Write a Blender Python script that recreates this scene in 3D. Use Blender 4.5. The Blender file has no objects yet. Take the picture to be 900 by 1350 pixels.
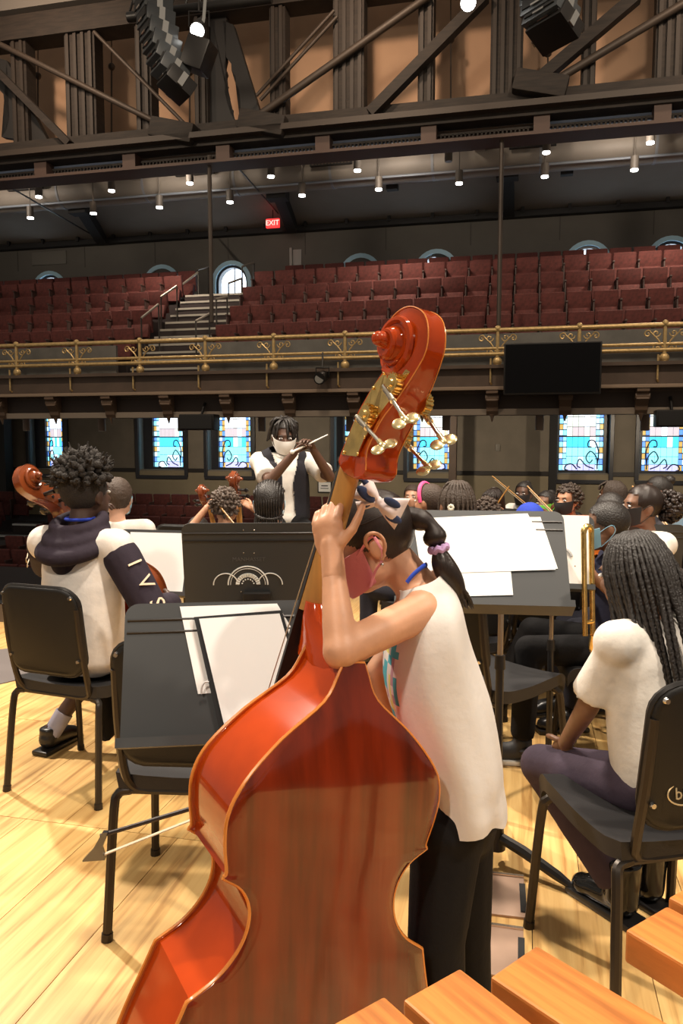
import bpy, bmesh, math, random
from mathutils import Vector, Matrix, Euler, noise
random.seed(7)
V = Vector
SC = bpy.context.scene
COL = SC.collection
# ---------------------------------------------------------------- camera
F, CX, CY, CH = 1020.0, 450.0, 675.0, 1.38
PIT = math.atan(93 / 1020)
cam_d = bpy.data.cameras.new('camera')
cam_d.sensor_fit = 'VERTICAL'; cam_d.sensor_height = 36; cam_d.lens = 36 * F / 1350
cam_d.clip_start = 0.05; cam_d.clip_end = 200
cam = bpy.data.objects.new('camera', cam_d)
cam.location = (0, 0, CH); cam.rotation_euler = (math.pi / 2 - PIT, 0, 0)
COL.objects.link(cam); SC.camera = cam
# ---------------------------------------------------------------- world, exposure, lights
SC.view_settings.view_transform = 'Standard'; SC.view_settings.look = 'None'
SC.view_settings.gamma = 1; SC.view_settings.use_curve_mapping = False
SC.view_settings.exposure = 0.45
wd = bpy.data.worlds.new('world'); SC.world = wd; wd.use_nodes = True
wd.node_tree.nodes['Background'].inputs[0].default_value = (1.0, 0.86, 0.70, 1)
wd.node_tree.nodes['Background'].inputs[1].default_value = 0.22
TH = math.atan(0.235)                      # the hall is turned against the camera
US = V((math.cos(TH), -math.sin(TH), 0)); UD = V((math.sin(TH), math.cos(TH), 0))
def HP(s, d, z): return US * s + UD * d + V((0, 0, z))
def ray(x, y):
    c, s = math.cos(PIT), math.sin(PIT)
    u, v = (x - CX) / F, (y - CY) / F
    return V((u, c - v * s, -s - v * c))
def P(x, y, Y):
    r = ray(x, y); return V((0, 0, CH)) + r * (Y / r.y)
def G(x, y, z=0):
    r = ray(x, y); return V((0, 0, CH)) + r * ((z - CH) / r.z)
def Hd(x, y, d):
    """hall coordinates (s, z) of the sight line on the plane at hall depth d"""
    r = ray(x, y); t = d / r.dot(UD); p = r * t
    return p.dot(US), CH + p.z
def spot(name, loc, aim, watts, size_deg=70, radius=0.25, col=(1, .80, .55), blend=.6):
    l = bpy.data.lights.new(name, 'SPOT'); l.energy = watts; l.color = col
    l.spot_size = math.radians(size_deg); l.spot_blend = blend; l.shadow_soft_size = radius
    o = bpy.data.objects.new(name, l); o.location = loc
    o.rotation_euler = (V(aim) - V(loc)).to_track_quat('-Z', 'Y').to_euler(); COL.objects.link(o); return o
WARM = (1, .87, .72)
spot('stage_spot_hall_side', (-4.2, 6.5, 7.0), (-.6, 2.4, .3), 2500, 60, .14, WARM)
spot('stage_spot_overhead', (0.6, 1.6, 7.2), (0, 2.6, .2), 1000, 95, .22, WARM)
spot('stage_spot_right', (4.5, -0.5, 6.8), (.6, 2.4, .6), 1000, 65, .16, WARM)
spot('stage_spot_orchestra', (1.0, 4.5, 7.2), (.9, 6.0, .6), 1100, 90, .3, WARM)
spot('stage_spot_behind', (-2.2, -2.5, 6.0), (-.3, 2.6, .5), 560, 70, .2, WARM)
for i, s_ in enumerate((-9, -3, 3, 9)):
    p = HP(s_, 18.2, 7.1); spot('balcony_downlight_glow', p, p + V((0, .6, -5)), 380, 140, .12, (1, .80, .62), 1)
for i, s_ in enumerate((-10, -3, 4, 10)):
    p = HP(s_, 12.5, 10.5); spot('added_clerestory_fill', p, HP(s_, 17.5, 9.8), 520, 120, .2, (1, .72, .50), 1)  # added fill spots without fixtures, to brighten truss and clerestory
for i, s_ in enumerate((-8, -2.5, 3, 8.5)):
    p = HP(s_, 17.6, 1.85); spot('under_balcony_light', p, HP(s_, 21.5, .4), 210, 150, .1, (1, .83, .62), 1)

for i, s_ in enumerate((-9, -3.5, 2, 7)):
    p = HP(s_, 9.0, 9.5); spot('added_balcony_fill', p, HP(s_, 17.0, 4.6), 800, 90, .3, (1, .82, .62), 1)  # added from the front to lift the gilded rail and balcony face
for i, s_ in enumerate((-13, -8, -3, 2)):
    p = HP(s_, 16.6, 7.35); spot('added_ceiling_fill', p, HP(s_, 20.5, 8.3), 95, 130, .15, (1, .85, .70), 1)  # unseen spots added to lighten the dark balcony ceiling

# ---------------------------------------------------------------- materials
MATS = {}
def mat(name, col, rough=.5, metal=0.0, var=0.0, vscale=8.0, bump=0.0, bscale=60.0, coat=0.0, emit=0.0, stretch=None, col2=None, spec=.5):
    if name in MATS: return MATS[name]
    m = bpy.data.materials.new(name); m.use_nodes = True
    nt = m.node_tree; b = nt.nodes['Principled BSDF']
    b.inputs['Base Color'].default_value = (*col, 1); b.inputs['Roughness'].default_value = rough
    b.inputs['Metallic'].default_value = metal; b.inputs['Coat Weight'].default_value = coat
    b.inputs['Coat Roughness'].default_value = .06; b.inputs['Specular IOR Level'].default_value = spec
    if emit:
        b.inputs['Emission Color'].default_value = (*col, 1); b.inputs['Emission Strength'].default_value = emit
    if var or bump or col2:
        tc = nt.nodes.new('ShaderNodeTexCoord'); mp = nt.nodes.new('ShaderNodeMapping')
        nt.links.new(tc.outputs['Object'], mp.inputs[0])
        if stretch: mp.inputs['Scale'].default_value = stretch
        if var or col2:
            n = nt.nodes.new('ShaderNodeTexNoise'); n.inputs['Scale'].default_value = vscale; n.inputs['Detail'].default_value = 5
            nt.links.new(mp.outputs[0], n.inputs['Vector'])
            r = nt.nodes.new('ShaderNodeValToRGB')
            a = col2 if col2 else tuple(c * (1 - var) for c in col)
            e = col if col2 else tuple(min(1, c * (1 + var)) for c in col)
            r.color_ramp.elements[0].color = (*a, 1); r.color_ramp.elements[0].position = .35
            r.color_ramp.elements[1].color = (*e, 1); r.color_ramp.elements[1].position = .65
            nt.links.new(n.outputs['Fac'], r.inputs[0]); nt.links.new(r.outputs[0], b.inputs['Base Color'])
        if bump:
            n2 = nt.nodes.new('ShaderNodeTexNoise'); n2.inputs['Scale'].default_value = bscale; n2.inputs['Detail'].default_value = 3
            nt.links.new(mp.outputs[0], n2.inputs['Vector'])
            bp = nt.nodes.new('ShaderNodeBump'); bp.inputs['Strength'].default_value = bump; bp.inputs['Distance'].default_value = .01
            nt.links.new(n2.outputs['Fac'], bp.inputs['Height']); nt.links.new(bp.outputs[0], b.inputs['Normal'])
    MATS[name] = m; return m
BLK = mat('black_metal', (.016, .014, .013), .42, .3)
BLKSAT = mat('black_satin', (.025, .024, .024), .5)
CHROME = mat('chrome', (.7, .68, .64), .18, 1)
BRASS = mat('brass', (.80, .56, .20), .24, 1, var=.15, vscale=40)
PAPER = mat('paper', (.90, .89, .87), .8)
DKWOOD = mat('dark_truss_wood', (.019, .013, .0095), .75, var=.35, vscale=3, stretch=(1, 1, 8))
# ---------------------------------------------------------------- mesh helpers
def frame_to(d):
    d = V(d).normalized(); q = d.to_track_quat('Z', 'Y'); return q.to_matrix()
def obj(name, bm, m, parent=None, smooth=True, local=False, angle=40):
    me = bpy.data.meshes.new(name); bm.normal_update(); bm.to_mesh(me); bm.free()
    return obj_me(name, me, m, parent, smooth, local, angle)
def obj_me(name, me, m, parent=None, smooth=True, local=False, angle=40):
    for mm in (m if isinstance(m, (list, tuple)) else [m]): me.materials.append(mm)
    if smooth:
        me.polygons.foreach_set('use_smooth', [True] * len(me.polygons))
        me.set_sharp_from_angle(angle=math.radians(angle))
    o = bpy.data.objects.new(name, me); COL.objects.link(o)
    if parent:
        o.parent = parent
        if not local: o.matrix_parent_inverse = parent.matrix_basis.inverted()
    return o
def tag(o, label=None, cat=None, group=None, kind=None):
    if label: o['label'] = label
    if cat: o['category'] = cat
    if group: o['group'] = group
    if kind: o['kind'] = kind
    return o
def empty(name, loc, label=None, cat=None, group=None, rz=0.0, kind=None, mtx=None):
    o = bpy.data.objects.new(name, None); COL.objects.link(o); o.empty_display_size = .1
    if mtx is not None: o.matrix_basis = mtx
    else: o.location = loc; o.rotation_euler = (0, 0, rz)
    return tag(o, label, cat, group, kind)
def dup(root, mtx=None, label=None, group=None):
    r = root.copy(); COL.objects.link(r)
    if mtx is not None: r.matrix_basis = mtx
    if label: r['label'] = label
    if group: r['group'] = group
    for ch in root.children:
        c = ch.copy(); COL.objects.link(c); c.parent = r
        for g in ch.children:
            k = g.copy(); COL.objects.link(k); k.parent = c
    return r
def box(bm, c, size, M=None, bev=0.0):
    r = bmesh.ops.create_cube(bm, size=1); vs = r['verts']
    bmesh.ops.scale(bm, vec=size, verts=vs)
    if bev:
        es = list({e for v in vs for e in v.link_edges})
        rb = bmesh.ops.bevel(bm, geom=es, offset=bev, segments=2, affect='EDGES', profile=.6)
        vs = list({v for f in rb['faces'] for v in f.verts} | {v for v in vs if v.is_valid})
    T = Matrix.Translation(V(c)) @ (M.to_4x4() if M else Matrix())
    bmesh.ops.transform(bm, matrix=T, verts=vs); return vs
def hbox(bm, s0, s1, d0, d1, z0, z1, bev=0):
    """box given in hall coordinates"""
    return box(bm, HP((s0 + s1) / 2, (d0 + d1) / 2, (z0 + z1) / 2), (abs(s1 - s0), abs(d1 - d0), abs(z1 - z0)), Matrix.Rotation(-TH, 3, 'Z'), bev)
def cone(bm, p0, p1, r0, r1=None, seg=12, caps=True):
    p0, p1 = V(p0), V(p1); r1 = r0 if r1 is None else r1
    Q = frame_to(p1 - p0); cs = [(math.cos(2 * math.pi * k / seg), math.sin(2 * math.pi * k / seg)) for k in range(seg)]
    A = [bm.verts.new(p0 + Q @ V((c * r0, s * r0, 0))) for c, s in cs]; B = [bm.verts.new(p1 + Q @ V((c * r1, s * r1, 0))) for c, s in cs]
    for k in range(seg): bm.faces.new((A[k], A[(k + 1) % seg], B[(k + 1) % seg], B[k]))
    if caps: bm.faces.new(A[::-1]); bm.faces.new(B)
    return A + B
TPL = {}
def template(key):
    if key not in TPL:
        b = bmesh.new()
        if key[0] == 's': bmesh.ops.create_uvsphere(b, u_segments=key[1], v_segments=key[2], radius=1)
        elif key[0] == 'i': bmesh.ops.create_icosphere(b, subdivisions=1, radius=1)
        b.verts.index_update(); TPL[key] = ([v.co.copy() for v in b.verts], [[v.index for v in f.verts] for f in b.faces]); b.free()
    return TPL[key]
def stamp(bm, key, M):
    vs, fs = template(key); q = [bm.verts.new(M @ v) for v in vs]
    for f in fs: bm.faces.new([q[i] for i in f])
    return q
def ell(bm, c, r, M=None, u=14, v=10):
    if not hasattr(r, '__len__'): r = (r, r, r)
    return stamp(bm, ('s', u, v), Matrix.Translation(V(c)) @ (M.to_4x4() if M else Matrix()) @ Matrix.Diagonal((*r, 1)))
def cap(bm, p0, p1, r0, r1=None, seg=12):
    r1 = r0 if r1 is None else r1
    cone(bm, p0, p1, r0, r1, seg); ell(bm, p0, r0, None, seg, 8); ell(bm, p1, r1, None, seg, 8)
def tube(bm, pts, r, seg=8, caps=True, flat=None):
    """sweep of a round section along points; r is a number or one per point"""
    pts = [V(p) for p in pts]; n = len(pts)
    rs = r if hasattr(r, '__len__') else [r] * n
    rings = []; up = None
    for i, p in enumerate(pts):
        t = (pts[min(i + 1, n - 1)] - pts[max(i - 1, 0)]).normalized()
        if up is None: up = t.orthogonal().normalized()
        up = (up - t * up.dot(t))
        up = up.normalized() if up.length > 1e-6 else t.orthogonal().normalized()
        sd = t.cross(up)
        rings.append([bm.verts.new(p + (up * math.cos(a) + sd * math.sin(a) * (flat or 1)) * rs[i]) for a in [2 * math.pi * k / seg for k in range(seg)]])
    for a, b in zip(rings, rings[1:]):
        for k in range(seg): bm.faces.new((a[k], a[(k + 1) % seg], b[(k + 1) % seg], b[k]))
    if caps: bm.faces.new(rings[0][::-1]); bm.faces.new(rings[-1])
def curve(pts, n=6):
    """Catmull-Rom through points"""
    pts = [V(p) for p in pts]; out = []
    Q = [pts[0] * 2 - pts[1]] + pts + [pts[-1] * 2 - pts[-2]]
    for i in range(1, len(Q) - 2):
        a, b, c, d = Q[i - 1:i + 3]
        for k in range(n):
            t = k / n
            out.append(.5 * ((2 * b) + (c - a) * t + (2 * a - 5 * b + 4 * c - d) * t * t + (3 * b - a - 3 * c + d) * t ** 3))
    out.append(pts[-1]); return out
def bez_tube(bm, pts, r, seg=8, n=6): tube(bm, curve(pts, n), r, seg)
def prism(bm, poly, T, t0, t1):
    """closed 2-D outline (a, b) swept between t0 and t1; T maps (a, b, t) to a point"""
    A = [bm.verts.new(T(a, b, t0)) for a, b in poly]; B = [bm.verts.new(T(a, b, t1)) for a, b in poly]
    n = len(poly)
    for i in range(n): bm.faces.new((A[i], A[(i + 1) % n], B[(i + 1) % n], B[i]))
    f1 = bm.faces.new(A[::-1]); f2 = bm.faces.new(B)
    bmesh.ops.triangulate(bm, faces=[f1, f2]); bmesh.ops.recalc_face_normals(bm, faces=bm.faces[:])
def loft(bm, rings, close=True, cap0=False, cap1=False):
    R = [[bm.verts.new(p) for p in r] for r in rings]
    n = len(R[0])
    for a, b in zip(R, R[1:]):
        for k in range(n if close else n - 1): bm.faces.new((a[k], a[(k + 1) % n], b[(k + 1) % n], b[k]))
    if cap0: bm.faces.new(R[0][::-1])
    if cap1: bm.faces.new(R[-1])
    bmesh.ops.recalc_face_normals(bm, faces=bm.faces[:])
TMP = bpy.data.scenes.new('work')
def remesh(bm, vox, smooth=3, fac=.5):
    """fuse overlapping shapes into one continuous skin"""
    me = bpy.data.meshes.new('w'); bm.to_mesh(me); bm.free()
    o = bpy.data.objects.new('w', me); TMP.collection.objects.link(o)
    r = o.modifiers.new('r', 'REMESH'); r.mode = 'VOXEL'; r.voxel_size = vox; r.adaptivity = 0
    if smooth:
        s = o.modifiers.new('s', 'SMOOTH'); s.factor = fac; s.iterations = smooth
    vl = TMP.view_layers[0]; vl.update(); dg = vl.depsgraph
    out = bpy.data.meshes.new_from_object(o.evaluated_get(dg))
    bpy.data.objects.remove(o); bpy.data.meshes.remove(me)
    return out
def join_me(me, bm):
    """add the shapes in bm to an existing mesh"""
    b = bmesh.new(); b.from_mesh(me); t = bpy.data.meshes.new('t'); bm.to_mesh(t); bm.free(); b.from_mesh(t)
    bpy.data.meshes.remove(t); bpy.data.meshes.remove(me); return b
def text_me(s, size, depth=.002):
    c = bpy.data.curves.new('txt', 'FONT'); c.body = s; c.size = size; c.extrude = depth; c.align_x = 'CENTER'; c.align_y = 'CENTER'; c.resolution_u = 2
    o = bpy.data.objects.new('txt', c); TMP.collection.objects.link(o)
    vl = TMP.view_layers[0]; vl.update()
    me = bpy.data.meshes.new_from_object(o.evaluated_get(vl.depsgraph)); bpy.data.objects.remove(o); return me
# ================================================================ THE SETTING
def struct(name, bm, m, parent=None, label=None, smooth=False):
    o = obj(name, bm, m, parent, smooth)
    if parent is None:
        o['kind'] = 'structure'
        if label: o['label'] = label
    return o
WALL = mat('taupe_wall', (.20, .172, .135), .85, var=.08, vscale=2)
WALLUP = mat('grey_panel_wall', (.115, .105, .09), .8, var=.06, vscale=1.5)
WAINS = mat('beige_wainscot', (.27, .225, .15), .85, var=.06, vscale=2)
CEIL = mat('ceiling_plaster', (.27, .235, .20), .9, var=.06, vscale=1)
CLER = mat('peach_clerestory', (.40, .255, .165), .9, var=.12, vscale=.8)
BROWN = mat('brown_balcony_paint', (.085, .055, .038), .65, var=.12, vscale=3)
BROWNL = mat('tan_moulding', (.27, .19, .13), .6)
GOLD = mat('gilded_iron', (.52, .36, .16), .42, .55, var=.15, vscale=20)
DARK = mat('near_black', (.012, .011, .011), .7)
CARPET = mat('dark_carpet', (.03, .022, .022), .95)
# ---- stage floor: boards in rows, the joints left open over a dark bed
def floor_mat():
    m = mat('pine_boards', (.66, .40, .15), .38)
    nt = m.node_tree; b = nt.nodes['Principled BSDF']
    tc = nt.nodes.new('ShaderNodeTexCoord'); oi = nt.nodes.new('ShaderNodeObjectInfo')
    mp = nt.nodes.new('ShaderNodeMapping'); mp.inputs['Scale'].default_value = (22, 1.1, 4)
    ad = nt.nodes.new('ShaderNodeVectorMath'); ad.operation = 'ADD'
    ml = nt.nodes.new('ShaderNodeMath'); ml.operation = 'MULTIPLY'; ml.inputs[1].default_value = 37
    nt.links.new(oi.outputs['Random'], ml.inputs[0]); nt.links.new(tc.outputs['Object'], ad.inputs[0]); nt.links.new(ml.outputs[0], ad.inputs[1])
    nt.links.new(ad.outputs[0], mp.inputs[0])
    n = nt.nodes.new('ShaderNodeTexNoise'); n.inputs['Scale'].default_value = 1.6; n.inputs['Detail'].default_value = 8; n.inputs['Distortion'].default_value = .6
    nt.links.new(mp.outputs[0], n.inputs['Vector'])
    r = nt.nodes.new('ShaderNodeValToRGB'); e = r.color_ramp.elements
    e[0].position = .30; e[0].color = (.40, .205, .062, 1); e[1].position = .62; e[1].color = (.70, .46, .18, 1)
    x = e.new(.46); x.color = (.62, .375, .135, 1)
    nt.links.new(n.outputs['Fac'], r.inputs[0])
    hs = nt.nodes.new('ShaderNodeHueSaturation'); mr = nt.nodes.new('ShaderNodeMapRange'); mr.inputs['To Min'].default_value = .88; mr.inputs['To Max'].default_value = 1.1
    nt.links.new(oi.outputs['Random'], mr.inputs[0]); nt.links.new(mr.outputs[0], hs.inputs['Value']); nt.links.new(r.outputs[0], hs.inputs['Color'])
    nt.links.new(hs.outputs[0], b.inputs['Base Color'])
    return m
PINE = floor_mat()
bm = bmesh.new()
hbox(bm, -3.6, 6.6, -2.6, 7.8, -.22, -.012); hbox(bm, -7.5, -3.6, -2.6, 5.7, -.22, -.012)
floor = struct('floor', bm, mat('floor_joint_dark', (.09, .05, .02), .9), None, 'honey pine board stage floor')
bm = bmesh.new(); box(bm, (0, 0, 0), (.2975, .897, .014)); me_pl = bpy.data.meshes.new('floor_board'); bm.to_mesh(me_pl); bm.free(); me_pl.materials.append(PINE)
BW, BL_ = .30, .90
g0 = G(132, 1092); s00, d00 = g0.dot(US), g0.dot(UD)
rowi = -6
while True:
    d0 = d00 + (rowi) * BL_
    if d0 > 7.75: break
    if d0 + BL_ > -.2:
        off = 0 if rowi % 2 else BW * .5
        k = -26
        while k < 24:
            s = s00 + off + (k + .5) * BW; dc = d0 + BL_ / 2; k += 1
            if not (-6.2 < s < 5.6): continue
            if dc + BL_ / 2 > (7.8 if s > -3.6 else 5.72) + .1: continue
            # only boards near the sight lines
            c = HP(s, dc, -.007)
            if abs(c.x) > .75 * max(c.y, .6) + 1.1: continue
            o = bpy.data.objects.new('floor_board', me_pl); COL.objects.link(o)
            o.location = c; o.rotation_euler = (0, 0, -TH); o.parent = floor
    rowi += 1
bm = bmesh.new(); hbox(bm, -3.6, 6.6, 7.8, 7.9, -1.3, -.0); hbox(bm, -7.5, -3.6, 5.7, 5.8, -1.3, -.0)
struct('stage_front', bm, DARK, None, 'black stage front')
# ---- hall floor, raked
def rowz(d): return HROW(d)
bm = bmesh.new()
A = [HP(-20, 5.7, -1.35), HP(9, 5.7, -1.35), HP(9, 13.5, -1.35), HP(-20, 13.5, -1.35)]
vs = [bm.verts.new(p) for p in A]; bm.faces.new(vs)
ROWD = [20.4, 19.5, 18.6, 17.7, 16.8, 15.9, 15.0]
ROWY = [652, 667, 682, 697, 714, 733, 754]
ROWT = [Hd(250, y, d)[1] for y, d in zip(ROWY, ROWD)]     # top of the seat backs
lv = [-1.35] + [t - .84 for t in ROWT[::-1]]
ds = [13.5] + [d - .35 for d in ROWD[::-1]] + [22.2]
for i in range(len(ds) - 1):
    hbox(bm, -20, 9, ds[i], ds[i + 1], lv[i] - .1, lv[i])
    if i: hbox(bm, -20, 9, ds[i] - .02, ds[i], lv[i - 1] - .05, lv[i] - .02)
struct('hall_floor', bm, CARPET, None, 'dark carpeted floor of the auditorium')
# ---- back wall
WD = 22.0
def sx(x, d=WD, y=580): return Hd(x, y, d)[0]
def zy(y, d, x=450): return Hd(x, y, d)[1]
Z_SOF = zy(549, 15.6); Z_BALF = zy(488, 15.5); Z_WTOP = zy(297, WD, 450)
lows = [(36, 90, 62, 84), (180, 247, 203, 242), (270, 336, 289, 331), (437, 505, 455, 497), (533, 601, 545, 594), (731, 808, 737, 795), (838, 915, 846, 905)]
Z_SILL = zy(629, WD, 250); Z_LTOP = Z_SOF + .45
bm = bmesh.new(); edges = [-22.0]
for a, b, g0_, g1_ in lows: edges += [sx(a), sx(b)]
edges.append(9.0)
for i in range(0, len(edges), 2): hbox(bm, edges[i], edges[i + 1], WD, WD + .5, Z_SILL, Z_LTOP)
hbox(bm, -22, 9, WD, WD + .5, zy(621, WD), Z_SILL + .0)
struct('wall_back', bm, WALL, None, 'taupe plaster back wall below the balcony')
bm = bmesh.new(); hbox(bm, -22, 9, WD - .03, WD + .4, lv[-1] - .3, zy(623, WD) - .0)
struct('wall_back_wainscot', bm, WAINS, None, 'beige wainscot of the back wall')
bm = bmesh.new()
zt = zy(622, WD)
for i in range(0, len(edges), 2): hbox(bm, edges[i], edges[i + 1], WD - .07, WD, zt - .06, zt + .06, .01)
struct('trim_1', bm, mat('dark_trim', (.02, .015, .012), .5), None, 'dark chair rail')
bm = bmesh.new(); hbox(bm, -22, sx(11, 21.5), 21.3, 21.7, -1.4, Z_SOF + .4); struct('wall_left', bm, DARK, None, 'black end wall under the balcony')
# stained glass windows
FRB = mat('window_frame_black', (.022, .022, .028), .35)
REV = mat('window_reveal_blue_grey', (.16, .21, .24), .4)
GL = {k: mat('glass_' + k, c, .2, emit=e * 1.5) for k, c, e in [
    ('white', (.80, .88, .95), 1.0), ('cream', (.62, .68, .62), .8), ('rose', (.52, .46, .50), .75), ('cyan', (.05, .50, .78), 1.1), ('aqua', (.22, .68, .74), 1.0),
    ('pale', (.45, .72, .85), 1.0), ('gold', (.55, .36, .10), .7), ('blue', (.10, .25, .70), .9), ('sky', (.20, .62, .85), 1.1), ('lilac', (.40, .42, .72), .9)]}
LEAD = mat('lead_came', (.05, .045, .09), .5)
bmq = bmesh.new(); box(bmq, (0, 0, 0), (1, 1, 1)); pane_src = bpy.data.meshes.new('pane'); bmq.to_mesh(pane_src); bmq.free()
PME = {}
for k in GL: PME[k] = pane_src.copy(); PME[k].materials.append(GL[k])
def pane(parent, s, d, z, w, h, k):
    o = bpy.data.objects.new('pane', PME[k]); COL.objects.link(o); o.parent = parent
    o.matrix_parent_inverse = parent.matrix_basis.inverted()
    o.location = HP(s, d, z); o.rotation_euler = (0, 0, -TH); o.scale = (w, .02, h)
for wi, (a, b, g0_, g1_) in enumerate(lows):
    s0, s1 = sx(a), sx(b); sg0, sg1 = sx(g0_, WD + .33), sx(g1_, WD + .33)
    zg0 = zy(616, WD + .33, 250); zg1 = Z_LTOP
    e = empty('window_%d' % (wi + 1), HP((s0 + s1) / 2, WD + .2, Z_SILL), 'stained glass window in a deep black reveal under the balcony', kind='structure')
    bm = bmesh.new()
    hbox(bm, s0 - .02, s0 + .09, WD - .08, WD + .45, Z_SILL, Z_LTOP, .01); hbox(bm, s1 - .09, s1 + .02, WD - .08, WD + .45, Z_SILL, Z_LTOP, .01)
    hbox(bm, s0, s1, WD - .1, WD - .02, Z_SILL - .06, Z_SILL + .05, .01)
    hbox(bm, s0 + .07, sg0, WD + .25, WD + .42, Z_SILL, Z_LTOP); hbox(bm, sg1, s1 - .07, WD + .25, WD + .42, Z_SILL, Z_LTOP)
    hbox(bm, sg0 - .01, sg1 + .01, WD + .25, WD + .42, Z_SILL, zg0)
    obj('window_frame', bm, FRB, e, False)
    bm = bmesh.new(); hbox(bm, s0 + .08, s1 - .08, WD - .04, WD + .3, Z_SILL - .02, Z_SILL + .035); obj('window_sill', bm, mat('sill_blue_grey', (.16, .26, .36), .18), e, False)
    bm = bmesh.new(); hbox(bm, s0 + .085, s0 + .10, WD - .02, WD + .28, Z_SILL, Z_LTOP); obj('reveal_lining', bm, REV, e, False)
    W = sg1 - sg0; Hh = zg1 - zg0; bw = W * .085
    dg = WD + .36; nb = 11
    for side in (0, 1):
        for c in range(2):
            for r in range(nb):
                s = (sg0 + bw * (c + .5)) if side == 0 else (sg1 - bw * (c + .5))
                pane(e, s, dg, zg0 + Hh * (r + .5) / nb, bw * .86, Hh / nb * .84, ['gold', 'sky', 'blue', 'pale'][(r + c * 2 + wi + (r * c) % 2) % 4])
    inner = W - 4 * bw; nc = 5
    rows = [('lilac', .10), ('aqua', .12), ('aqua', .14), ('cyan', .17), ('rose', .15), ('cream', .16), ('white', .16)]
    if wi in (0, 1, 2): rows[5] = ('white', .16)
    zc = zg0
    for rk, hfr in rows:
        hh = Hh * hfr
        for c in range(nc):
            kk = rk if random.random() > .18 else random.choice(['white', 'pale', 'sky' if rk in ('cyan', 'aqua') else 'cream'])
            pane(e, sg0 + 2 * bw + inner * (c + .5) / nc, dg, zc + hh / 2, inner / nc * .93, hh * .94, kk)
        zc += hh
    bm = bmesh.new(); hbox(bm, sg0, sg1, dg + .012, dg + .03, zg0, zg1); obj('lead_backing', bm, LEAD, e, False)
    bm = bmesh.new(); zb = zg0 + Hh * .53; hbox(bm, sg0, sg1, dg - .04, dg, zb - .015, zb + .015); obj('cross_bar', bm, FRB, e, False)
    bm = bmesh.new(); flip = -1 if wi % 2 else 1; sc_ = (sg0 + sg1) / 2
    def L2(u, v): return HP(sc_ + flip * u * W, dg - .025, zg0 + v * Hh)
    for pts in ([(-.38, .02), (-.36, .2), (-.22, .3), (-.12, .2), (-.2, .12), (-.27, .17)], [(-.38, .1), (-.40, .3), (-.3, .46), (-.18, .46), (-.16, .38), (-.24, .37)],
                [(-.3, .03), (-.12, .08), (.02, .18), (.08, .08), (.0, .04)], [(.08, .02), (.2, .1), (.33, .08), (.36, .02), (.28, .0)]):
        tube(bm, curve([L2(*q) for q in pts], 4), .018, 5)
    obj('lead_scroll', bm, LEAD, e)
# upper wall with round-headed windows
ups = [(65, 357), (213, 349), (305, 346), (475, 334), (575, 329), (775, 317), (885, 308)]
RA = .62
cent = [(sx(x, WD, y), Hd(x, y, WD)[1] - RA) for x, y in ups]
zmid = sum(c[1] for c in cent) / len(cent)
Z_UB = zmid - 1.6
bm = bmesh.new(); prev = -22
for s, z in cent:
    hbox(bm, prev, s - RA, WD, WD + .4, Z_UB, Z_WTOP + .1); prev = s + RA
    arc = [(s - RA * math.cos(t), zmid + RA * math.sin(t)) for t in [math.pi * k / 14 for k in range(15)]]
    poly = [(s - RA, Z_WTOP + .1)] + arc + [(s + RA, Z_WTOP + .1)]
    prism(bm, poly, lambda a, b, t: HP(a, WD + t, b), 0, .4)
hbox(bm, prev, 9, WD, WD + .4, Z_UB, Z_WTOP + .1); hbox(bm, -22, 9, WD, WD + .4, Z_LTOP, Z_UB)
struct('wall_back_upper', bm, WALLUP, None, 'grey panelled wall above the balcony seats')
bm = bmesh.new()
for s in [-18 + 2.35 * i for i in range(12)]: hbox(bm, s, s + .02, WD - .012, WD, zmid + RA + .05, Z_WTOP)
struct('trim_2', bm, mat('panel_joint', (.07, .062, .055), .8), None, 'upright joints of the wall panels')
bm = bmesh.new(); z = Z_WTOP - .05; hbox(bm, -22, 9, WD - .25, WD, z - .09, z + .06, .01)
for i in range(20): hbox(bm, -17 + i * 1.2, -16.92 + i * 1.2, WD - .3, WD - .2, z, z + .22)
struct('trim_3', bm, DARK, None, 'black pipe track along the top of the wall')
DAY = mat('daylight_pane', (.72, .86, 1.0), .3, emit=3.0)
SKYB = mat('sky_blue_reveal', (.42, .66, .80), .5)
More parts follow.
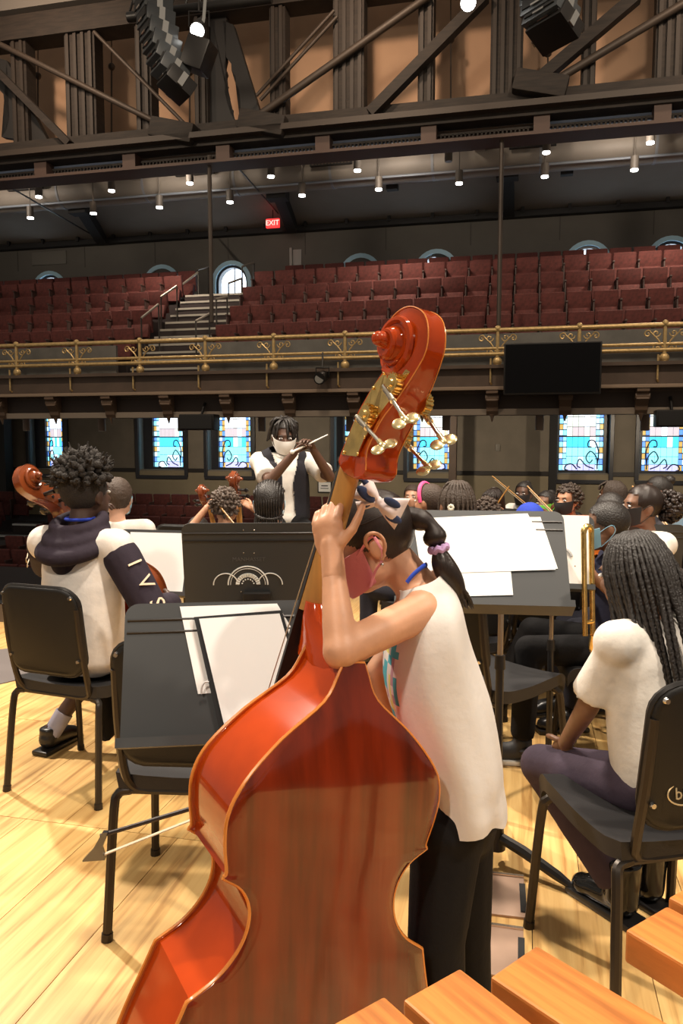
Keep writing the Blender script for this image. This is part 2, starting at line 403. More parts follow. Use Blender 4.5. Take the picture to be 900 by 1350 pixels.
for wi, (s, z) in enumerate(cent):
    e = empty('window_%d' % (8 + wi), HP(s, WD + .2, Z_UB), 'round-headed window with blue reveal behind the balcony seats', kind='structure')
    def arch(r): return [(s - r, Z_UB)] + [(s - r * math.cos(t), zmid + r * math.sin(t)) for t in [math.pi * k / 14 for k in range(15)]] + [(s + r, Z_UB)]
    def ring(bm, r0, r1, d0, d1):
        a0, a1 = arch(r0), arch(r1)
        R = [[HP(p[0], d0, p[1]) for p in a1], [HP(p[0], d0, p[1]) for p in a0], [HP(p[0], d1, p[1]) for p in a0], [HP(p[0], d1, p[1]) for p in a1]]
        vv = [[bm.verts.new(p) for p in row] for row in R]
        for i in range(4):
            for k in range(len(a0) - 1): bm.faces.new((vv[i][k], vv[i][k + 1], vv[(i + 1) % 4][k + 1], vv[(i + 1) % 4][k]))
        bmesh.ops.recalc_face_normals(bm, faces=bm.faces[:])
    bm = bmesh.new(); ring(bm, .50, RA, WD - .04, WD + .3); obj('reveal', bm, SKYB, e, False)
    bm = bmesh.new(); ring(bm, .43, .50, WD + .05, WD + .32); obj('arch_frame', bm, FRB, e, False)
    bm = bmesh.new(); prism(bm, arch(.45), lambda a, b, t: HP(a, WD + t, b), .28, .30); obj('pane', bm, DAY, e, False)
    bm = bmesh.new()
    hbox(bm, s - .012, s + .012, WD + .24, WD + .28, Z_UB, zmid + .43); hbox(bm, s - .44, s + .44, WD + .24, WD + .28, zmid - .35, zmid - .32); obj('glazing_bar', bm, FRB, e, False)
# ---- ceilings and clerestory
bm = bmesh.new(); vs = [bm.verts.new(HP(s, d, z)) for s, d, z in [(-24, WD + .3, Z_WTOP + .02), (10, WD + .3, Z_WTOP + .02), (10, 16.6, Z_WTOP + .75), (-24, 16.6, Z_WTOP + .75)]]; bm.faces.new(vs)
r = bmesh.ops.extrude_face_region(bm, geom=bm.faces[:]); bmesh.ops.translate(bm, vec=(0, 0, .1), verts=[v for v in r['geom'] if isinstance(v, bmesh.types.BMVert)])
struct('ceiling', bm, CEIL, None, 'plain plaster ceiling over the balcony')
bm = bmesh.new(); hbox(bm, -26, 12, 17.3, 17.4, Z_WTOP + .6, 15); struct('wall_clerestory', bm, CLER, None, 'peach plaster wall seen through the roof truss')
bm = bmesh.new()
bm2z = Z_WTOP
for i in range(7):
    s = -18 + i * 4.2; hbox(bm, s, s + .22, 16.7, WD, Z_WTOP + .35, Z_WTOP + .6)
struct('ceiling_ribs', bm, CEIL, None, 'shallow ribs of the balcony ceiling')
for x0, y0, x1, y1 in [(105, 270, 134, 316), (366, 250, 385, 300), (669, 222, 671, 279)]:
    bm = bmesh.new(); a = Hd(x0, y0, 19.0); b = Hd(x1, y1, WD - .2)
    d = HP(b[0], WD - .2, b[1]) - HP(a[0], 19, a[1])
    M = frame_to(d); box(bm, HP((a[0] + b[0]) / 2, (WD + 18.8) / 2, (a[1] + b[1]) / 2), (.28, .30, d.length), M)
    box(bm, HP(a[0], 19, a[1]), (.5, .34, .5), Matrix.Rotation(-TH, 3, 'Z'))
    tag(obj('roof_strut', bm, DARK, None, False), 'black steel strut under the balcony ceiling', 'beam', 'black ceiling struts')
bm = bmesh.new(); zd = zy(224, 18.6); cone(bm, HP(-24, 18.6, zd), HP(10, 18.6, zd), .40, .40, 24)
du = obj('air_duct', bm, mat('duct_paint', (.20, .175, .15), .55, var=.08, vscale=1)); tag(du, 'large round painted air duct along the balcony ceiling', 'duct')
for i in range(11):
    bm = bmesh.new(); s = -19 + i * 2.4; cone(bm, HP(s, 18.6, zd), HP(s + .06, 18.6, zd), .412, .412, 24); obj('duct_band', bm, mat('duct_band', (.20, .21, .23), .5), du)
bm = bmesh.new(); cone(bm, HP(-24, 18.25, zd - .36), HP(10, 18.25, zd - .36), .03, .03, 8); obj('conduit', bm, mat('conduit_grey', (.30, .34, .40), .35, .4), du)
for x, y in [(35, 245), (258, 225), (437, 212), (702, 188)]:
    bm = bmesh.new(); s, z = Hd(x, y, 18.1); hbox(bm, s - .5, s + .5, 18.0, 18.08, z - .12, z + .12)
    o = obj('vent_grille', bm, DARK, du, False)
    bm = bmesh.new()
    for k in range(12): hbox(bm, s - .45 + k * .078, s - .41 + k * .078, 17.98, 18.0, z - .1, z + .1)
    obj('grille_slat', bm, BROWN, o, False)
# ---- balcony
bm = bmesh.new()
hbox(bm, -22, 9, 15.6, 22.2, Z_SOF + .42, Z_BALF - .02)
struct('balcony_slab', bm, BROWN, None, 'underside and body of the balcony')
BT = [Hd(640, y, d)[1] for y, d in zip((415, 389, 363, 342, 336), (16.9, 17.8, 18.7, 19.6, 20.5))]
BD = [16.9, 17.8, 18.7, 19.6, 20.5]
A0, A1 = -8.95, -6.98
bm = bmesh.new()
for i, (t, d) in enumerate(zip(BT, BD)):
    for u0, u1 in ((-22, A0), (A1, 9)): hbox(bm, u0, u1, d - .42, d + .48 if i < 4 else 22, Z_BALF - .05, t - .84)
struct('balcony_terrace', bm, CARPET, None, 'dark stepped floor of the balcony')
bm = bmesh.new(); NST = 11
zl = BT[4] - .84
STL = mat('step_edge', (.32, .30, .26), .6)
stair = struct('balcony_stair', (lambda b: (hbox(b, A0, A1, 16.2, 22, Z_BALF - .05, Z_BALF + .02), b)[1])(bm), CARPET, None, 'aisle steps with pale edges between the balcony seats')
for i in range(NST):
    z = Z_BALF + (zl - Z_BALF) * (i + 1) / NST; d = 16.6 + i * (20.0 - 16.6) / NST
    bm = bmesh.new(); hbox(bm, A0, A1, d, 22, z - (zl - Z_BALF) / NST - .02, z - .03); st = obj('step', bm, CARPET, stair, False)
    bm = bmesh.new(); hbox(bm, A0 + .02, A1 - .02, d - .015, d + .08, z - .03, z + .02); obj('step_nosing', bm, STL, st, False)
bm = bmesh.new(); hbox(bm, -22, A0 - .02, 16.02, 16.1, Z_BALF - .05, zy(446, 16)); hbox(bm, A1 + .02, 9, 16.02, 16.1, Z_BALF - .05, zy(446, 16))
struct('balcony_parapet', bm, mat('grey_parapet', (.11, .105, .095), .6, var=.15, vscale=3), None, 'low grey parapet behind the gilded railing')
bm = bmesh.new()
hbox(bm, -22, 9, 15.42, 15.65, zy(513, 15.5), zy(490, 15.5)); hbox(bm, -22, 9, 15.3, 15.65, zy(490, 15.5) - .01, zy(487, 15.5) + .01)
struct('balcony_front', bm, BROWN, None, 'brown fascia of the balcony')
bm = bmesh.new(); hbox(bm, -22, 9, 15.28, 15.65, zy(517.5, 15.4), zy(513, 15.4), .012); struct('trim_4', bm, BROWNL, None, 'tan moulding of the balcony fascia')
bm = bmesh.new(); hbox(bm, -22, 9, 15.6, 15.75, zy(541, 15.6), zy(516, 15.6)); struct('balcony_frieze', bm, mat('dark_frieze', (.04, .025, .018), .7), None, 'dark frieze under the balcony')
bm = bmesh.new(); hbox(bm, -22, 9, 15.55, 15.9, Z_SOF, zy(541, 15.6), .01); struct('trim_5', bm, mat('soffit_beam', (.24, .19, .145), .6), None, 'pale beam along the balcony soffit')
pxs = [97, 181, 271, 361]
s271, s361 = sx(271, 15.5, 460), sx(361, 15.5, 460); PS = s361 - s271
posts = [s271 + PS * k for k in range(-5, 9)]
zr = zy(442, 15.5)
RL = empty('balcony_railing', HP(-4, 15.5, Z_BALF), 'gilded iron railing with scroll brackets along the balcony edge', 'railing')
for y, r_ in ((442, .045), (465, .03), (472, .04)):
    bm = bmesh.new(); z = zy(y, 15.5); cone(bm, HP(-20, 15.48, z), HP(8, 15.48, z), r_, r_, 10); obj('rail', bm, GOLD, RL)
bm = bmesh.new()
cone(bm, (0, 0, 0), (0, 0, zr - Z_BALF), .035, .035, 8); ell(bm, (0, 0, zr - Z_BALF + .03), .06); ell(bm, (0, 0, .1), (.09, .07, .09)); cone(bm, (0, 0, .0), (0, 0, .05), .08, .05, 8)
tube(bm, [(-.12, -.1, .15), (-.12, -.1, -.3), (-.1, -.06, -.34)], .02, 6)
pm = bpy.data.meshes.new('post'); bm.to_mesh(pm); bm.free(); pm.materials.append(GOLD)
bm = bmesh.new(); T_ = zr - Z_BALF - .06
for sg in (-1, 1):
    def sp(cx, cz, r0, turns, a0, dirn):
        return [(sg * (cx + r0 * (1 - k / 16) * math.cos(a0 + dirn * k / 16 * turns * 6.283)), 0, cz + r0 * (1 - k / 16) * math.sin(a0 + dirn * k / 16 * turns * 6.283)) for k in range(15)]
    tube(bm, curve([(sg * .04, 0, T_ - .34), (sg * .12, 0, T_ - .2), (sg * .26, 0, T_ - .06)], 4) + [V(p) for p in sp(.30, T_ - .10, .07, 1.3, 2.2, -1)], .014, 5)
    tube(bm, [V(p) for p in sp(.15, T_ - .09, .075, 1.4, 3.1, 1)], .013, 5); tube(bm, [V(p) for p in sp(.13, T_ - .36, .085, 1.4, 1.6, -1)], .013, 5)
scm = bpy.data.meshes.new('scroll_bracket'); bm.to_mesh(scm); bm.free(); scm.materials.append(GOLD)
for s in posts:
    for nm, m_ in (('post', pm), ('scroll_bracket', scm)):
        o = bpy.data.objects.new(nm, m_); COL.objects.link(o); o.parent = RL; o.matrix_parent_inverse = RL.matrix_basis.inverted()
        o.location = HP(s, 15.48, Z_BALF); o.rotation_euler = (0, 0, -TH)
bm = bmesh.new()
prof = [(0, 0), (.30, 0), (.30, -.08), (.22, -.12), (.24, -.22), (.12, -.34), (.1, -.42), (.04, -.5), (0, -.5)]
prism(bm, prof, lambda a, b, t: V((t, -a, b)), -.11, .11); cone(bm, (-.13, -.17, -.16), (.13, -.17, -.16), .07, .07, 10); cone(bm, (0, -.06, -.48), (0, -.04, -.62), .05, .01, 8)
cm = bpy.data.meshes.new('corbel'); bm.to_mesh(cm); bm.free(); cm.materials.append(mat('corbel_brown', (.13, .08, .05), .55))
s_c = sx(649, 15.6, 520); CS = sx(649, 15.6, 520) - sx(557, 15.6, 520)
for k in range(-9, 4):
    o = bpy.data.objects.new('corbel', cm); COL.objects.link(o); o.location = HP(s_c + k * CS, 15.6, zy(517, 15.6)); o.rotation_euler = (0, 0, -TH)
    tag(o, 'carved brown scroll corbel under the balcony fascia', 'corbel', 'balcony corbels')
# columns
for x, y0, d in ((597, 545, 20.6), (729, 545, 21.2)):
    bm = bmesh.new(); s = sx(x, d); zb = -1.2; hbox(bm, s - .1, s + .1, d - .1, d + .1, zb, Z_SOF + .43, .015); hbox(bm, s - .14, s + .14, d - .14, d + .14, Z_SOF + .3, Z_SOF + .42)
    tag(obj('column', bm, BROWN if x < 700 else DARK, None, False), 'slim %s column holding the balcony' % ('brown' if x < 700 else 'black'), 'column')
# ================================================================ THEATRE SEATS
MAR = mat('maroon_upholstery', (.085, .018, .015), .85, var=.25, vscale=14, bump=.15, bscale=120)
SEATSIDE = mat('seat_side_brown', (.045, .022, .018), .6)
def seat_parts():
    bm = bmesh.new(); box(bm, (0, 0, 0), (.515, .09, .56), Matrix.Rotation(.16, 3, 'X'), .03); bmesh.ops.translate(bm, vec=(0, .06, .57), verts=bm.verts[:])
    back = bpy.data.meshes.new('backrest'); bm.to_mesh(back); bm.free()
    bm = bmesh.new(); box(bm, (0, -.06, .30), (.47, .14, .34), Matrix.Rotation(-.25, 3, 'X'), .03); cush = bpy.data.meshes.new('seat'); bm.to_mesh(cush); bm.free()
    bm = bmesh.new(); box(bm, (-.262, -.02, .32), (.03, .36, .56), None, .008); box(bm, (-.262, -.06, .60), (.05, .34, .04), None, .01); arm = bpy.data.meshes.new('armrest'); bm.to_mesh(arm); bm.free()
    for m_, k in ((back, MAR), (cush, MAR), (arm, SEATSIDE)):
        m_.materials.append(k); m_.polygons.foreach_set('use_smooth', [True] * len(m_.polygons)); m_.set_sharp_from_angle(angle=.7)
    return back, cush, arm
SPART = seat_parts()
def theatre_seat(s, d, ztop, label, group, tilt=0):
    e = empty('theatre_seat', HP(s, d, ztop - .845), label, 'seat', group, -TH + tilt)
    for nm, me_ in zip(('backrest', 'seat', 'armrest'), SPART):
        o = bpy.data.objects.new(nm, me_); COL.objects.link(o); o.parent = e
RN = ['front', 'second', 'third', 'fourth', 'rearmost']
for i, (t, d) in enumerate(zip(BT, BD)):
    lim0, lim1 = d * -.80, d * .215
    k = 0
    while A1 + .30 + k * .555 < lim1:
        if i < 4 or k > 0:
            theatre_seat(A1 + .30 + k * .555, d, t, ('maroon balcony seat in the %s row on the long side of the aisle steps' if k else 'aisle-end maroon balcony seat starting the %s row of the long side') % RN[i], 'balcony seats, %s row, long side' % RN[i] if k else None)
        k += 1
    k = 0
    while A0 - .30 - k * .555 > lim0:
        theatre_seat(A0 - .30 - k * .555, d, t, ('maroon balcony seat in the %s row on the short side of the aisle steps' if k else 'aisle-end maroon balcony seat starting the %s row of the short side') % RN[i], 'balcony seats, %s row, short side' % RN[i] if k else None); k += 1
HN = ['rear', 'second rear', 'third rear', 'middle', 'third', 'second', 'front']
for i, (t, d) in enumerate(zip(ROWT, ROWD)):
    s1 = sx(560 if i < 4 else 480, d); s = sx(118, 20.4)
    st = (i % 2) * .27
    while s + st < s1:
        theatre_seat(s + st, d, t, 'maroon auditorium seat below the balcony in the %s row of the main block' % HN[i], 'auditorium seats, %s row, main block' % HN[i]); s += .56
    s = sx(38, 20.4) - .3 - st
    while s > sx(-25, d):
        theatre_seat(s, d, t, 'maroon auditorium seat below the balcony in the %s row by the side steps' % HN[i], 'auditorium seats, %s row, by the side steps' % HN[i]); s -= .56
bm = bmesh.new()
ss = struct('side_stair', (lambda b: (hbox(b, sx(44, 20.4), sx(110, 20.4), 14.5, 21.8, -1.5, -1.3), b)[1])(bm), CARPET, None, 'silver-edged steps beside the auditorium seats')
for k in range(5):
    d = ROWD[1 + k] - .2; z = ROWT[1 + k] - .62
    bm = bmesh.new(); hbox(bm, sx(44, 20.4), sx(110, 20.4), d, 21.8, -1.4, z - .02); st_ = obj('step', bm, CARPET, ss, False)
    bm = bmesh.new(); hbox(bm, sx(44, 20.4), sx(110, 20.4), d - .03, d + .12, z - .02, z + .03); obj('step_nosing', bm, mat('silver_edge', (.55, .56, .56), .3, .6), st_, False)
# stair handrails
HR = mat('handrail_dark', (.045, .04, .036), .4, .5)
for (xa, ya, xb, yb, d) in [(237, 378, 254, 356, 19.9), (186, 420, 200, 398, 17.0), (212, 392, 225, 374, 18.4), (285, 395, 292, 388, 17.6), (301, 374, 312, 364, 19.4), (319, 352, 329, 343, 20.4), (258, 424, 268, 411, 17.0), (260, 356, 268, 348, 21.0)]:
    a = Hd(xa, ya, d); b = Hd(xb, yb, d); zf = min(a[1], b[1]) - .85
    bm = bmesh.new(); w0 = HP(a[0], d, a[1]); w1 = HP(b[0], d + .35, b[1])
    tube(bm, [V((w0.x, w0.y, zf)), w0, w1, V((w1.x, w1.y, zf))], .022, 6)
    o = obj('stair_handrail', bm, HR); tag(o, 'dark bent tube handrail beside the balcony steps', 'handrail', 'balcony step handrails')
    bm = bmesh.new(); tube(bm, [w0 + V((0, 0, .01)), w1 + V((0, 0, .01))], .028, 6); obj('grip', bm, mat('handrail_grip', (.30, .27, .23), .4, .5), o)
# exit sign, notices, wall boxes
s, z = Hd(359, 294, 20.8)
e = empty('exit_sign', HP(s, 20.8, z - .15), 'red illuminated exit sign hanging over the balcony', 'sign')
bm = bmesh.new(); hbox(bm, s - .19, s + .19, 20.8, 20.88, z - .12, z + .12, .01); obj('housing', bm, mat('exit_red', (.75, .03, .03), .4, emit=1.3), e, False)
m_ = text_me('EXIT', .19, .004)
m_.transform(Matrix.Translation(HP(s, 20.79, z)) @ Matrix.Rotation(-TH, 4, 'Z') @ Matrix.Rotation(math.pi / 2, 4, 'X')); obj_me('letters', m_, mat('exit_letters', (1, .35, .3), .4, emit=2.0), e, False)
bm = bmesh.new(); tube(bm, [HP(s, 20.84, z + .12), HP(s, 20.84, Z_WTOP + .3)], .012, 6); obj('stem', bm, BLK, e)
s, z = Hd(428, 642, WD - .05)
e = empty('notice_board', HP(s, WD - .06, z - .25), 'small white framed notice on the beige wainscot', 'notice')
bm = bmesh.new(); hbox(bm, s - .21, s + .21, WD - .07, WD - .035, z - .17, z + .17); obj('frame', bm, BLK, e, False)
bm = bmesh.new(); hbox(bm, s - .18, s + .18, WD - .08, WD - .068, z - .14, z + .14); sh = obj('sheet', bm, PAPER, e, False)
bm = bmesh.new(); hbox(bm, s - .1, s + .1, WD - .084, WD - .079, z + .02, z + .05); hbox(bm, s - .12, s + .12, WD - .084, WD - .079, z - .05, z - .03); obj('print_line', bm, BLKSAT, sh, False)
s, z = Hd(656, 590, WD - .02); bm = bmesh.new(); hbox(bm, s - .06, s + .06, WD - .03, WD, z - .1, z + .1, .008); tag(obj('wall_socket', bm, mat('socket_grey', (.2, .18, .15), .5)), 'small grey wall plate between the stained windows', 'socket')
s, z = Hd(383, 338, WD - .1); bm = bmesh.new(); hbox(bm, s - .04, s + .04, WD - .1, WD - .02, z - .3, z + .25, .01); hbox(bm, s, s + .3, WD - .03, WD, z - .35, z + .2); tag(obj('wall_box', bm, mat('grey_box', (.30, .29, .27), .5)), 'grey wall box beside the red exit sign', 'box')
s, z = Hd(64, 340, WD - .05); bm = bmesh.new(); hbox(bm, s - .6, s + .6, WD - .04, WD, z - .2, z + .2, .01); tag(obj('access_panel', bm, mat('panel_grey', (.15, .14, .12), .7)), 'flat grey access panel on the upper wall', 'panel')
# television
s0, z0 = Hd(663, 521, 15.0); s1, z1 = Hd(794, 449, 15.0)
e = empty('television', HP((s0 + s1) / 2, 15.1, z0), 'large black flat television mounted on the balcony railing', 'television')
bm = bmesh.new(); hbox(bm, s0, s1, 15.0, 15.1, z0, z1, .02); obj('bezel', bm, BLK, e, True)
bm = bmesh.new(); hbox(bm, s0 + .03, s1 - .03, 14.99, 15.005, z0 + .04, z1 - .03); obj('screen', bm, mat('screen_black', (.003, .003, .004), .35, spec=.12), e, False)
bm = bmesh.new(); sm_ = (s0 + s1) / 2; hbox(bm, sm_ - .3, sm_ + .3, 15.1, 15.32, z0 + .3, z1 - .3); obj('wall_bracket', bm, BLK, e, False)
# speakers under the balcony
for x0, x1, y0, y1 in ((238, 284, 546, 567), (863, 912, 540, 563)):
    a, zb = Hd(x0, y1, 15.2); b, zt_ = Hd(x1, y0, 15.2)
    e = empty('hanging_loudspeaker', HP((a + b) / 2, 15.3, zb), 'black loudspeaker hung below the balcony %s' % ('between two stained windows' if x0 < 500 else 'near the television'), 'loudspeaker', None)
    bm = bmesh.new(); hbox(bm, a, b, 15.1, 15.45, zb, zt_, .03); obj('cabinet', bm, BLK, e)
    bm = bmesh.new(); hbox(bm, a + .04, b - .04, 15.08, 15.11, zb + .03, zt_ - .03); obj('grille', bm, DARK, e, False)
    bm = bmesh.new(); tube(bm, [HP((a + b) / 2, 15.4, zt_), HP((a + b) / 2, 15.58, zt_ + .25)], .03, 6); obj('bracket', bm, BLK, e)
# pendant cylinders below the soffit
PEN = mat('pendant_tan', (.22, .15, .11), .5)
for x in (35, 134, 239, 345, 461, 588, 711, 850):
    y = 559 if x < 500 else 557
    s, z = Hd(x, y, 16.5); e = empty('pendant_light', HP(s, 16.5, z - .17), 'tan cylinder pendant light under the balcony', 'lamp', 'pendant lights under the balcony')
    bm = bmesh.new(); cone(bm, HP(s, 16.5, z - .16), HP(s, 16.5, z + .16), .085, .085, 16); obj('lamp_body', bm, PEN, e)
    bm = bmesh.new(); cone(bm, HP(s, 16.5, z + .16), HP(s, 16.5, Z_SOF + .42), .012, .012, 6); obj('stem', bm, PEN, e)
    bm = bmesh.new(); cone(bm, HP(s, 16.5, z - .165), HP(s, 16.5, z - .15), .075, .075, 16); obj('lens', bm, mat('lens_pale', (.8, .75, .65), .4), e)
# ceiling can lights
CAN = mat('can_grey', (.13, .115, .10), .5)
LIT = mat('lamp_lit', (1, .97, .9), .4, emit=9)
for x, y, on in [(40, 284, 1), (51, 256, 1), (123, 278, 1), (147, 248, 1), (210, 270, 1), (250, 238, 1), (303, 263, 1), (357, 229, 1), (398, 254, 1), (471, 221, 1), (499, 246, 1), (591, 208, 0), (605, 238, 1), (718, 229, 1), (720, 197, 1), (836, 220, 1), (857, 184, 1)]:
    near = y < 0.0 or (x, y) in [(51, 256), (147, 248), (250, 238), (357, 229), (471, 221), (591, 208), (720, 197), (857, 184)]
    d = 17.2 if near else 17.9
    s, z = Hd(x, y, d); h_ = .30 if near else .26; r_ = .085
    e = empty('can_light', HP(s, d, z - .1), '%s can light %s' % ('lit' if on else 'unlit', 'on a stem in front of the duct' if near else 'on the ceiling behind the duct'), 'lamp', 'can lights of the balcony ceiling' if on else None)
    bm = bmesh.new(); cone(bm, HP(s, d, z - .05), HP(s, d, z - .05 + h_), r_, r_, 14); obj('lamp_body', bm, CAN, e)
    bm = bmesh.new(); cone(bm, HP(s, d, z - .05 + h_), HP(s, d, Z_WTOP + .735 - (d - 16.6) * .128), .014, .014, 6); obj('stem', bm, CAN, e)
    bm = bmesh.new(); cone(bm, HP(s, d, z - .08), HP(s, d, z - .045), r_ * .9, r_ * .9, 14); obj('lens', bm, LIT if on else CAN, e)
for x, y in ((517, 247), (747, 227)):
    s, z = Hd(x, y, 19.2); bm = bmesh.new(); hbox(bm, s - .14, s + .14, 19.1, 19.3, z - .07, z + .07, .01); tube(bm, [HP(s, 19.2, z + .05), HP(s, 19.2, Z_WTOP + .45)], .015, 5)
    tag(obj('ceiling_box', bm, DARK), 'small black box hung beside the can lights', 'box', 'black ceiling boxes')
# ---- roof truss
TD = 16.0
def TP(x, y, d=TD): s, z = Hd(x, y, d); return HP(s, d, z)
def zc_(y): return zy(y, TD)
truss = empty('roof_truss', HP(-4, TD, zc_(205)), 'dark timber and iron roof truss spanning the hall', 'truss')
def tb(name, s0, s1, d0, d1, z0, z1, m_=DKWOOD, p=truss, bev=0): b = bmesh.new(); hbox(b, s0, s1, d0, d1, z0, z1, bev); return obj(name, b, m_, p, False)
tb('bottom_chord', -24, 10, TD - .25, TD + .2, zc_(169), zc_(151)); tb('chord_flange', -24, 10, TD - .5, TD + .2, zc_(176), zc_(169) + .01, mat('chord_edge', (.04, .027, .019), .6))
tb('lower_beam', -24, 10, TD - .3, TD + .1, zc_(183), zc_(176)); tb('lower_flange', -24, 10, TD - .28, TD + .3, zc_(206), zc_(202), mat('rust_flange', (.07, .04, .03), .65))
tb('top_chord', -24, 10, TD - .3, TD + .25, zc_(5), zc_(-30)); tb('top_flange', -24, 10, TD - .5, TD + .3, zc_(-30), zc_(-60), mat('chord_top', (.12, .11, .10), .7))
BLUEGLOW = mat('blue_glow_panel', (.36, .46, .66), .5)  # blue glow of the truss recess, put into the panel colour
k = 0
s = -17.0
while s < 6:
    tb('recess_panel', s + .15, s + 2.0, TD + .05, TD + .12, zc_(202), zc_(184), BLUEGLOW if k % 3 != 1 else BROWN); tb('beam_bracket', s - .15, s + .15, TD - .25, TD + .15, zc_(203), zc_(176), mat('rust_flange', (.1, .058, .045), .65))
    b = bmesh.new()
    for q in range(22): hbox(b, s + .2 + q * .08, s + .235 + q * .08, TD - .02, TD + .04, zc_(196), zc_(191))
    hbox(b, s + .15, s + 2.0, TD - .02, TD + .04, zc_(192), zc_(189)); obj('rack_strip', b, DKWOOD, truss, False)
    s += 2.15; k += 1
for x0, x1, y in [(25, 45, 185), (95, 134, 182), (186, 206, 172), (262, 279, 165), (360, 380, 155), (442, 482, 148), (552, 572, 138), (646, 688, 128), (765, 783, 118), (860, 905, 108)]:
    a, b_ = Hd(x0, y, TD)[0], Hd(x1, y, TD)[0]; p_ = tb('truss_post', a, b_, TD - .2, TD + .15, zc_(151), zc_(5))
    n = 4 if x1 - x0 > 30 else 2
    for q in range(n): c = a + (b_ - a) * (q + .5) / n; tb('post_rib', c - .035, c + .035, TD - .25, TD - .19, zc_(151), zc_(5), mat('post_rib', (.026, .018, .013), .65), p_)
IRON = mat('iron_rod', (.05, .036, .027), .55, .2)
for x0, y0, x1, y1, r_, fl in [(-5, 56, 232, 174, .06, 0), (-5, 92, 92, 190, .09, 1), (124, 42, 246, 166, .04, 0), (330, 160, 565, -5, .075, 0), (338, 126, 440, 14, .035, 0), (343, 132, 444, 22, .035, 0), (488, 150, 640, -5, .12, 1), (703, 112, 840, -5, .13, 1), (722, 112, 905, 2, .075, 0)]:
    a, b_ = TP(x0, y0, TD - .35), TP(x1, y1, TD - .35); bm = bmesh.new()
    if fl: box(bm, (a + b_) / 2, (r_ * 2, r_ * 1.6, (b_ - a).length), frame_to(b_ - a))
    else: cone(bm, a, b_, r_, r_, 10)
    obj('diagonal_rod' if not fl else 'diagonal_brace', bm, IRON if not fl else DKWOOD, truss)
for x, y in ((228, 173), (346, 163), (712, 112)):
    bm = bmesh.new(); c = TP(x, y, TD - .35); box(bm, c, (1.0, .3, .4), Matrix.Rotation(-TH, 3, 'Z') @ Matrix.Rotation(.25, 3, 'Y'), .05); obj('rod_shoe', bm, DKWOOD, truss)
def tracery(x0, pts):
    bm = bmesh.new(); q = [Hd(x, y, TD) for x, y in pts]; prism(bm, q, lambda a, b, t: HP(a, TD + t, b), -.08, .08); obj('tracery_bracket', bm, DARK, truss, False)
def scal(p0, p1, n, amp):
    out = []
    for k in range(n + 1):
        t = k / n; out.append((p0[0] + (p1[0] - p0[0]) * t + amp * math.sin(math.pi * t) * 2.0 + (3 if k % 2 else 0), p0[1] + (p1[1] - p0[1]) * t))
    return out
tracery(0, [(-2, 78), (12, 82), (68, 192), (-2, 195)] [:3] + scal((5, 182), (0, 118), 8, 5)); tracery(1, [(296, 30), (309, 35), (348, 162), (318, 162)] + scal((316, 145), (300, 78), 8, 2)); tracery(2, [(279, 20), (300, 25), (299, 80)] + scal((297, 90), (306, 152), 8, -2) + [(312, 162), (279, 164)])
for x, y0, y1 in ((50, 100, 192), (147, 88, 182), (250, 95, 165), (594, 52, 138), (722, 70, 122)):
    bm = bmesh.new(); cone(bm, TP(x, y1, TD + .6), TP(x, y0, TD + .6), .02, .02, 6); ell(bm, TP(x, y0, TD + .6), .08, None, 8, 6); cone(bm, TP(x, y0, TD + .6), TP(x, y0 - 100, TD + .6), .012, .012, 5)
    tag(obj('hanger_wire', bm, IRON), 'thin iron hanger wire behind the roof truss', 'wire', 'hanger wires behind the truss')
for x, yt, yb in ((279, 205, 425), (657, 183, 432)):
    bm = bmesh.new(); a = TP(x, yb, 15.9); b_ = TP(x, yt, 15.9); b_ = V((a.x, a.y, b_.z)); cone(bm, a, b_, .045, .045, 8)
    tag(obj('hanger_rod', bm, IRON), 'long thin iron rod from the truss to the balcony %s' % ('beside the aisle steps' if x < 400 else 'beside the television'), 'rod')
for x0, y0, x1, y1 in ((12, 246, 127, 313), (312, 219, 372, 288)):
    bm = bmesh.new(); cone(bm, TP(x0, y0, 16.2), TP(x1, y1, WD - .2), .02, .02, 6); tag(obj('stay_cable', bm, BLK), 'thin dark stay cable slanting below the %s' % ('ceiling beside the red exit sign' if x0 > 200 else 'ceiling over the short block of balcony seats'), 'cable')
# ---- line arrays and stage lamps in front of the truss
ARR = mat('array_grey', (.05, .055, .06), .4, .2)
def line_array(pts, w, label):
    e = empty('line_array', HP(*pts[-1]), label, 'loudspeaker')
    for i, (s, d, z) in enumerate(pts):
        ang = -.55 * (i / (len(pts) - 1)) ** 1.6
        M = Matrix.Rotation(-TH, 3, 'Z') @ Matrix.Rotation(-.75, 3, 'Z') @ Matrix.Rotation(ang, 3, 'X')
        bm = bmesh.new(); box(bm, HP(s, d, z), (w, .50, .27), M, .02); b = obj('speaker_box', bm, BLK if i == len(pts) - 1 else ARR, e)
        bm = bmesh.new(); c = HP(s, d, z) + M @ V((0, -.26, .02)); box(bm, c, (w * .82, .03, .17), M); g = obj('grille', bm, DARK, b, False)
        for sg in (-1, 1):
            bm = bmesh.new(); box(bm, HP(s, d, z) + M @ V((sg * (w / 2 + .015), 0, 0)), (.03, .1, .24), M); obj('rigging_plate', bm, CHROME, b, False)
        bm = bmesh.new(); box(bm, HP(s, d, z) + M @ V((0, -.275, -.07)), (w * .3, .02, .03), M); obj('badge_plate', bm, CHROME, b, False)
    bm = bmesh.new(); s, d, z = pts[0]
    for q in range(8): cone(bm, HP(s + .03 * (q % 2), d, z + .1 + q * .12), HP(s + .03 * (q % 2), d, z + .23 + q * .12), .02, .02, 6)
    obj('chain', bm, CHROME, e); return e
pa = []
for x, y in [(200, -8), (203, 10), (206, 28), (210, 46), (214, 63), (219, 79), (225, 95), (233, 112)]:
    s, z = Hd(x, y, 12.8); pa.append((s, 12.8, z))
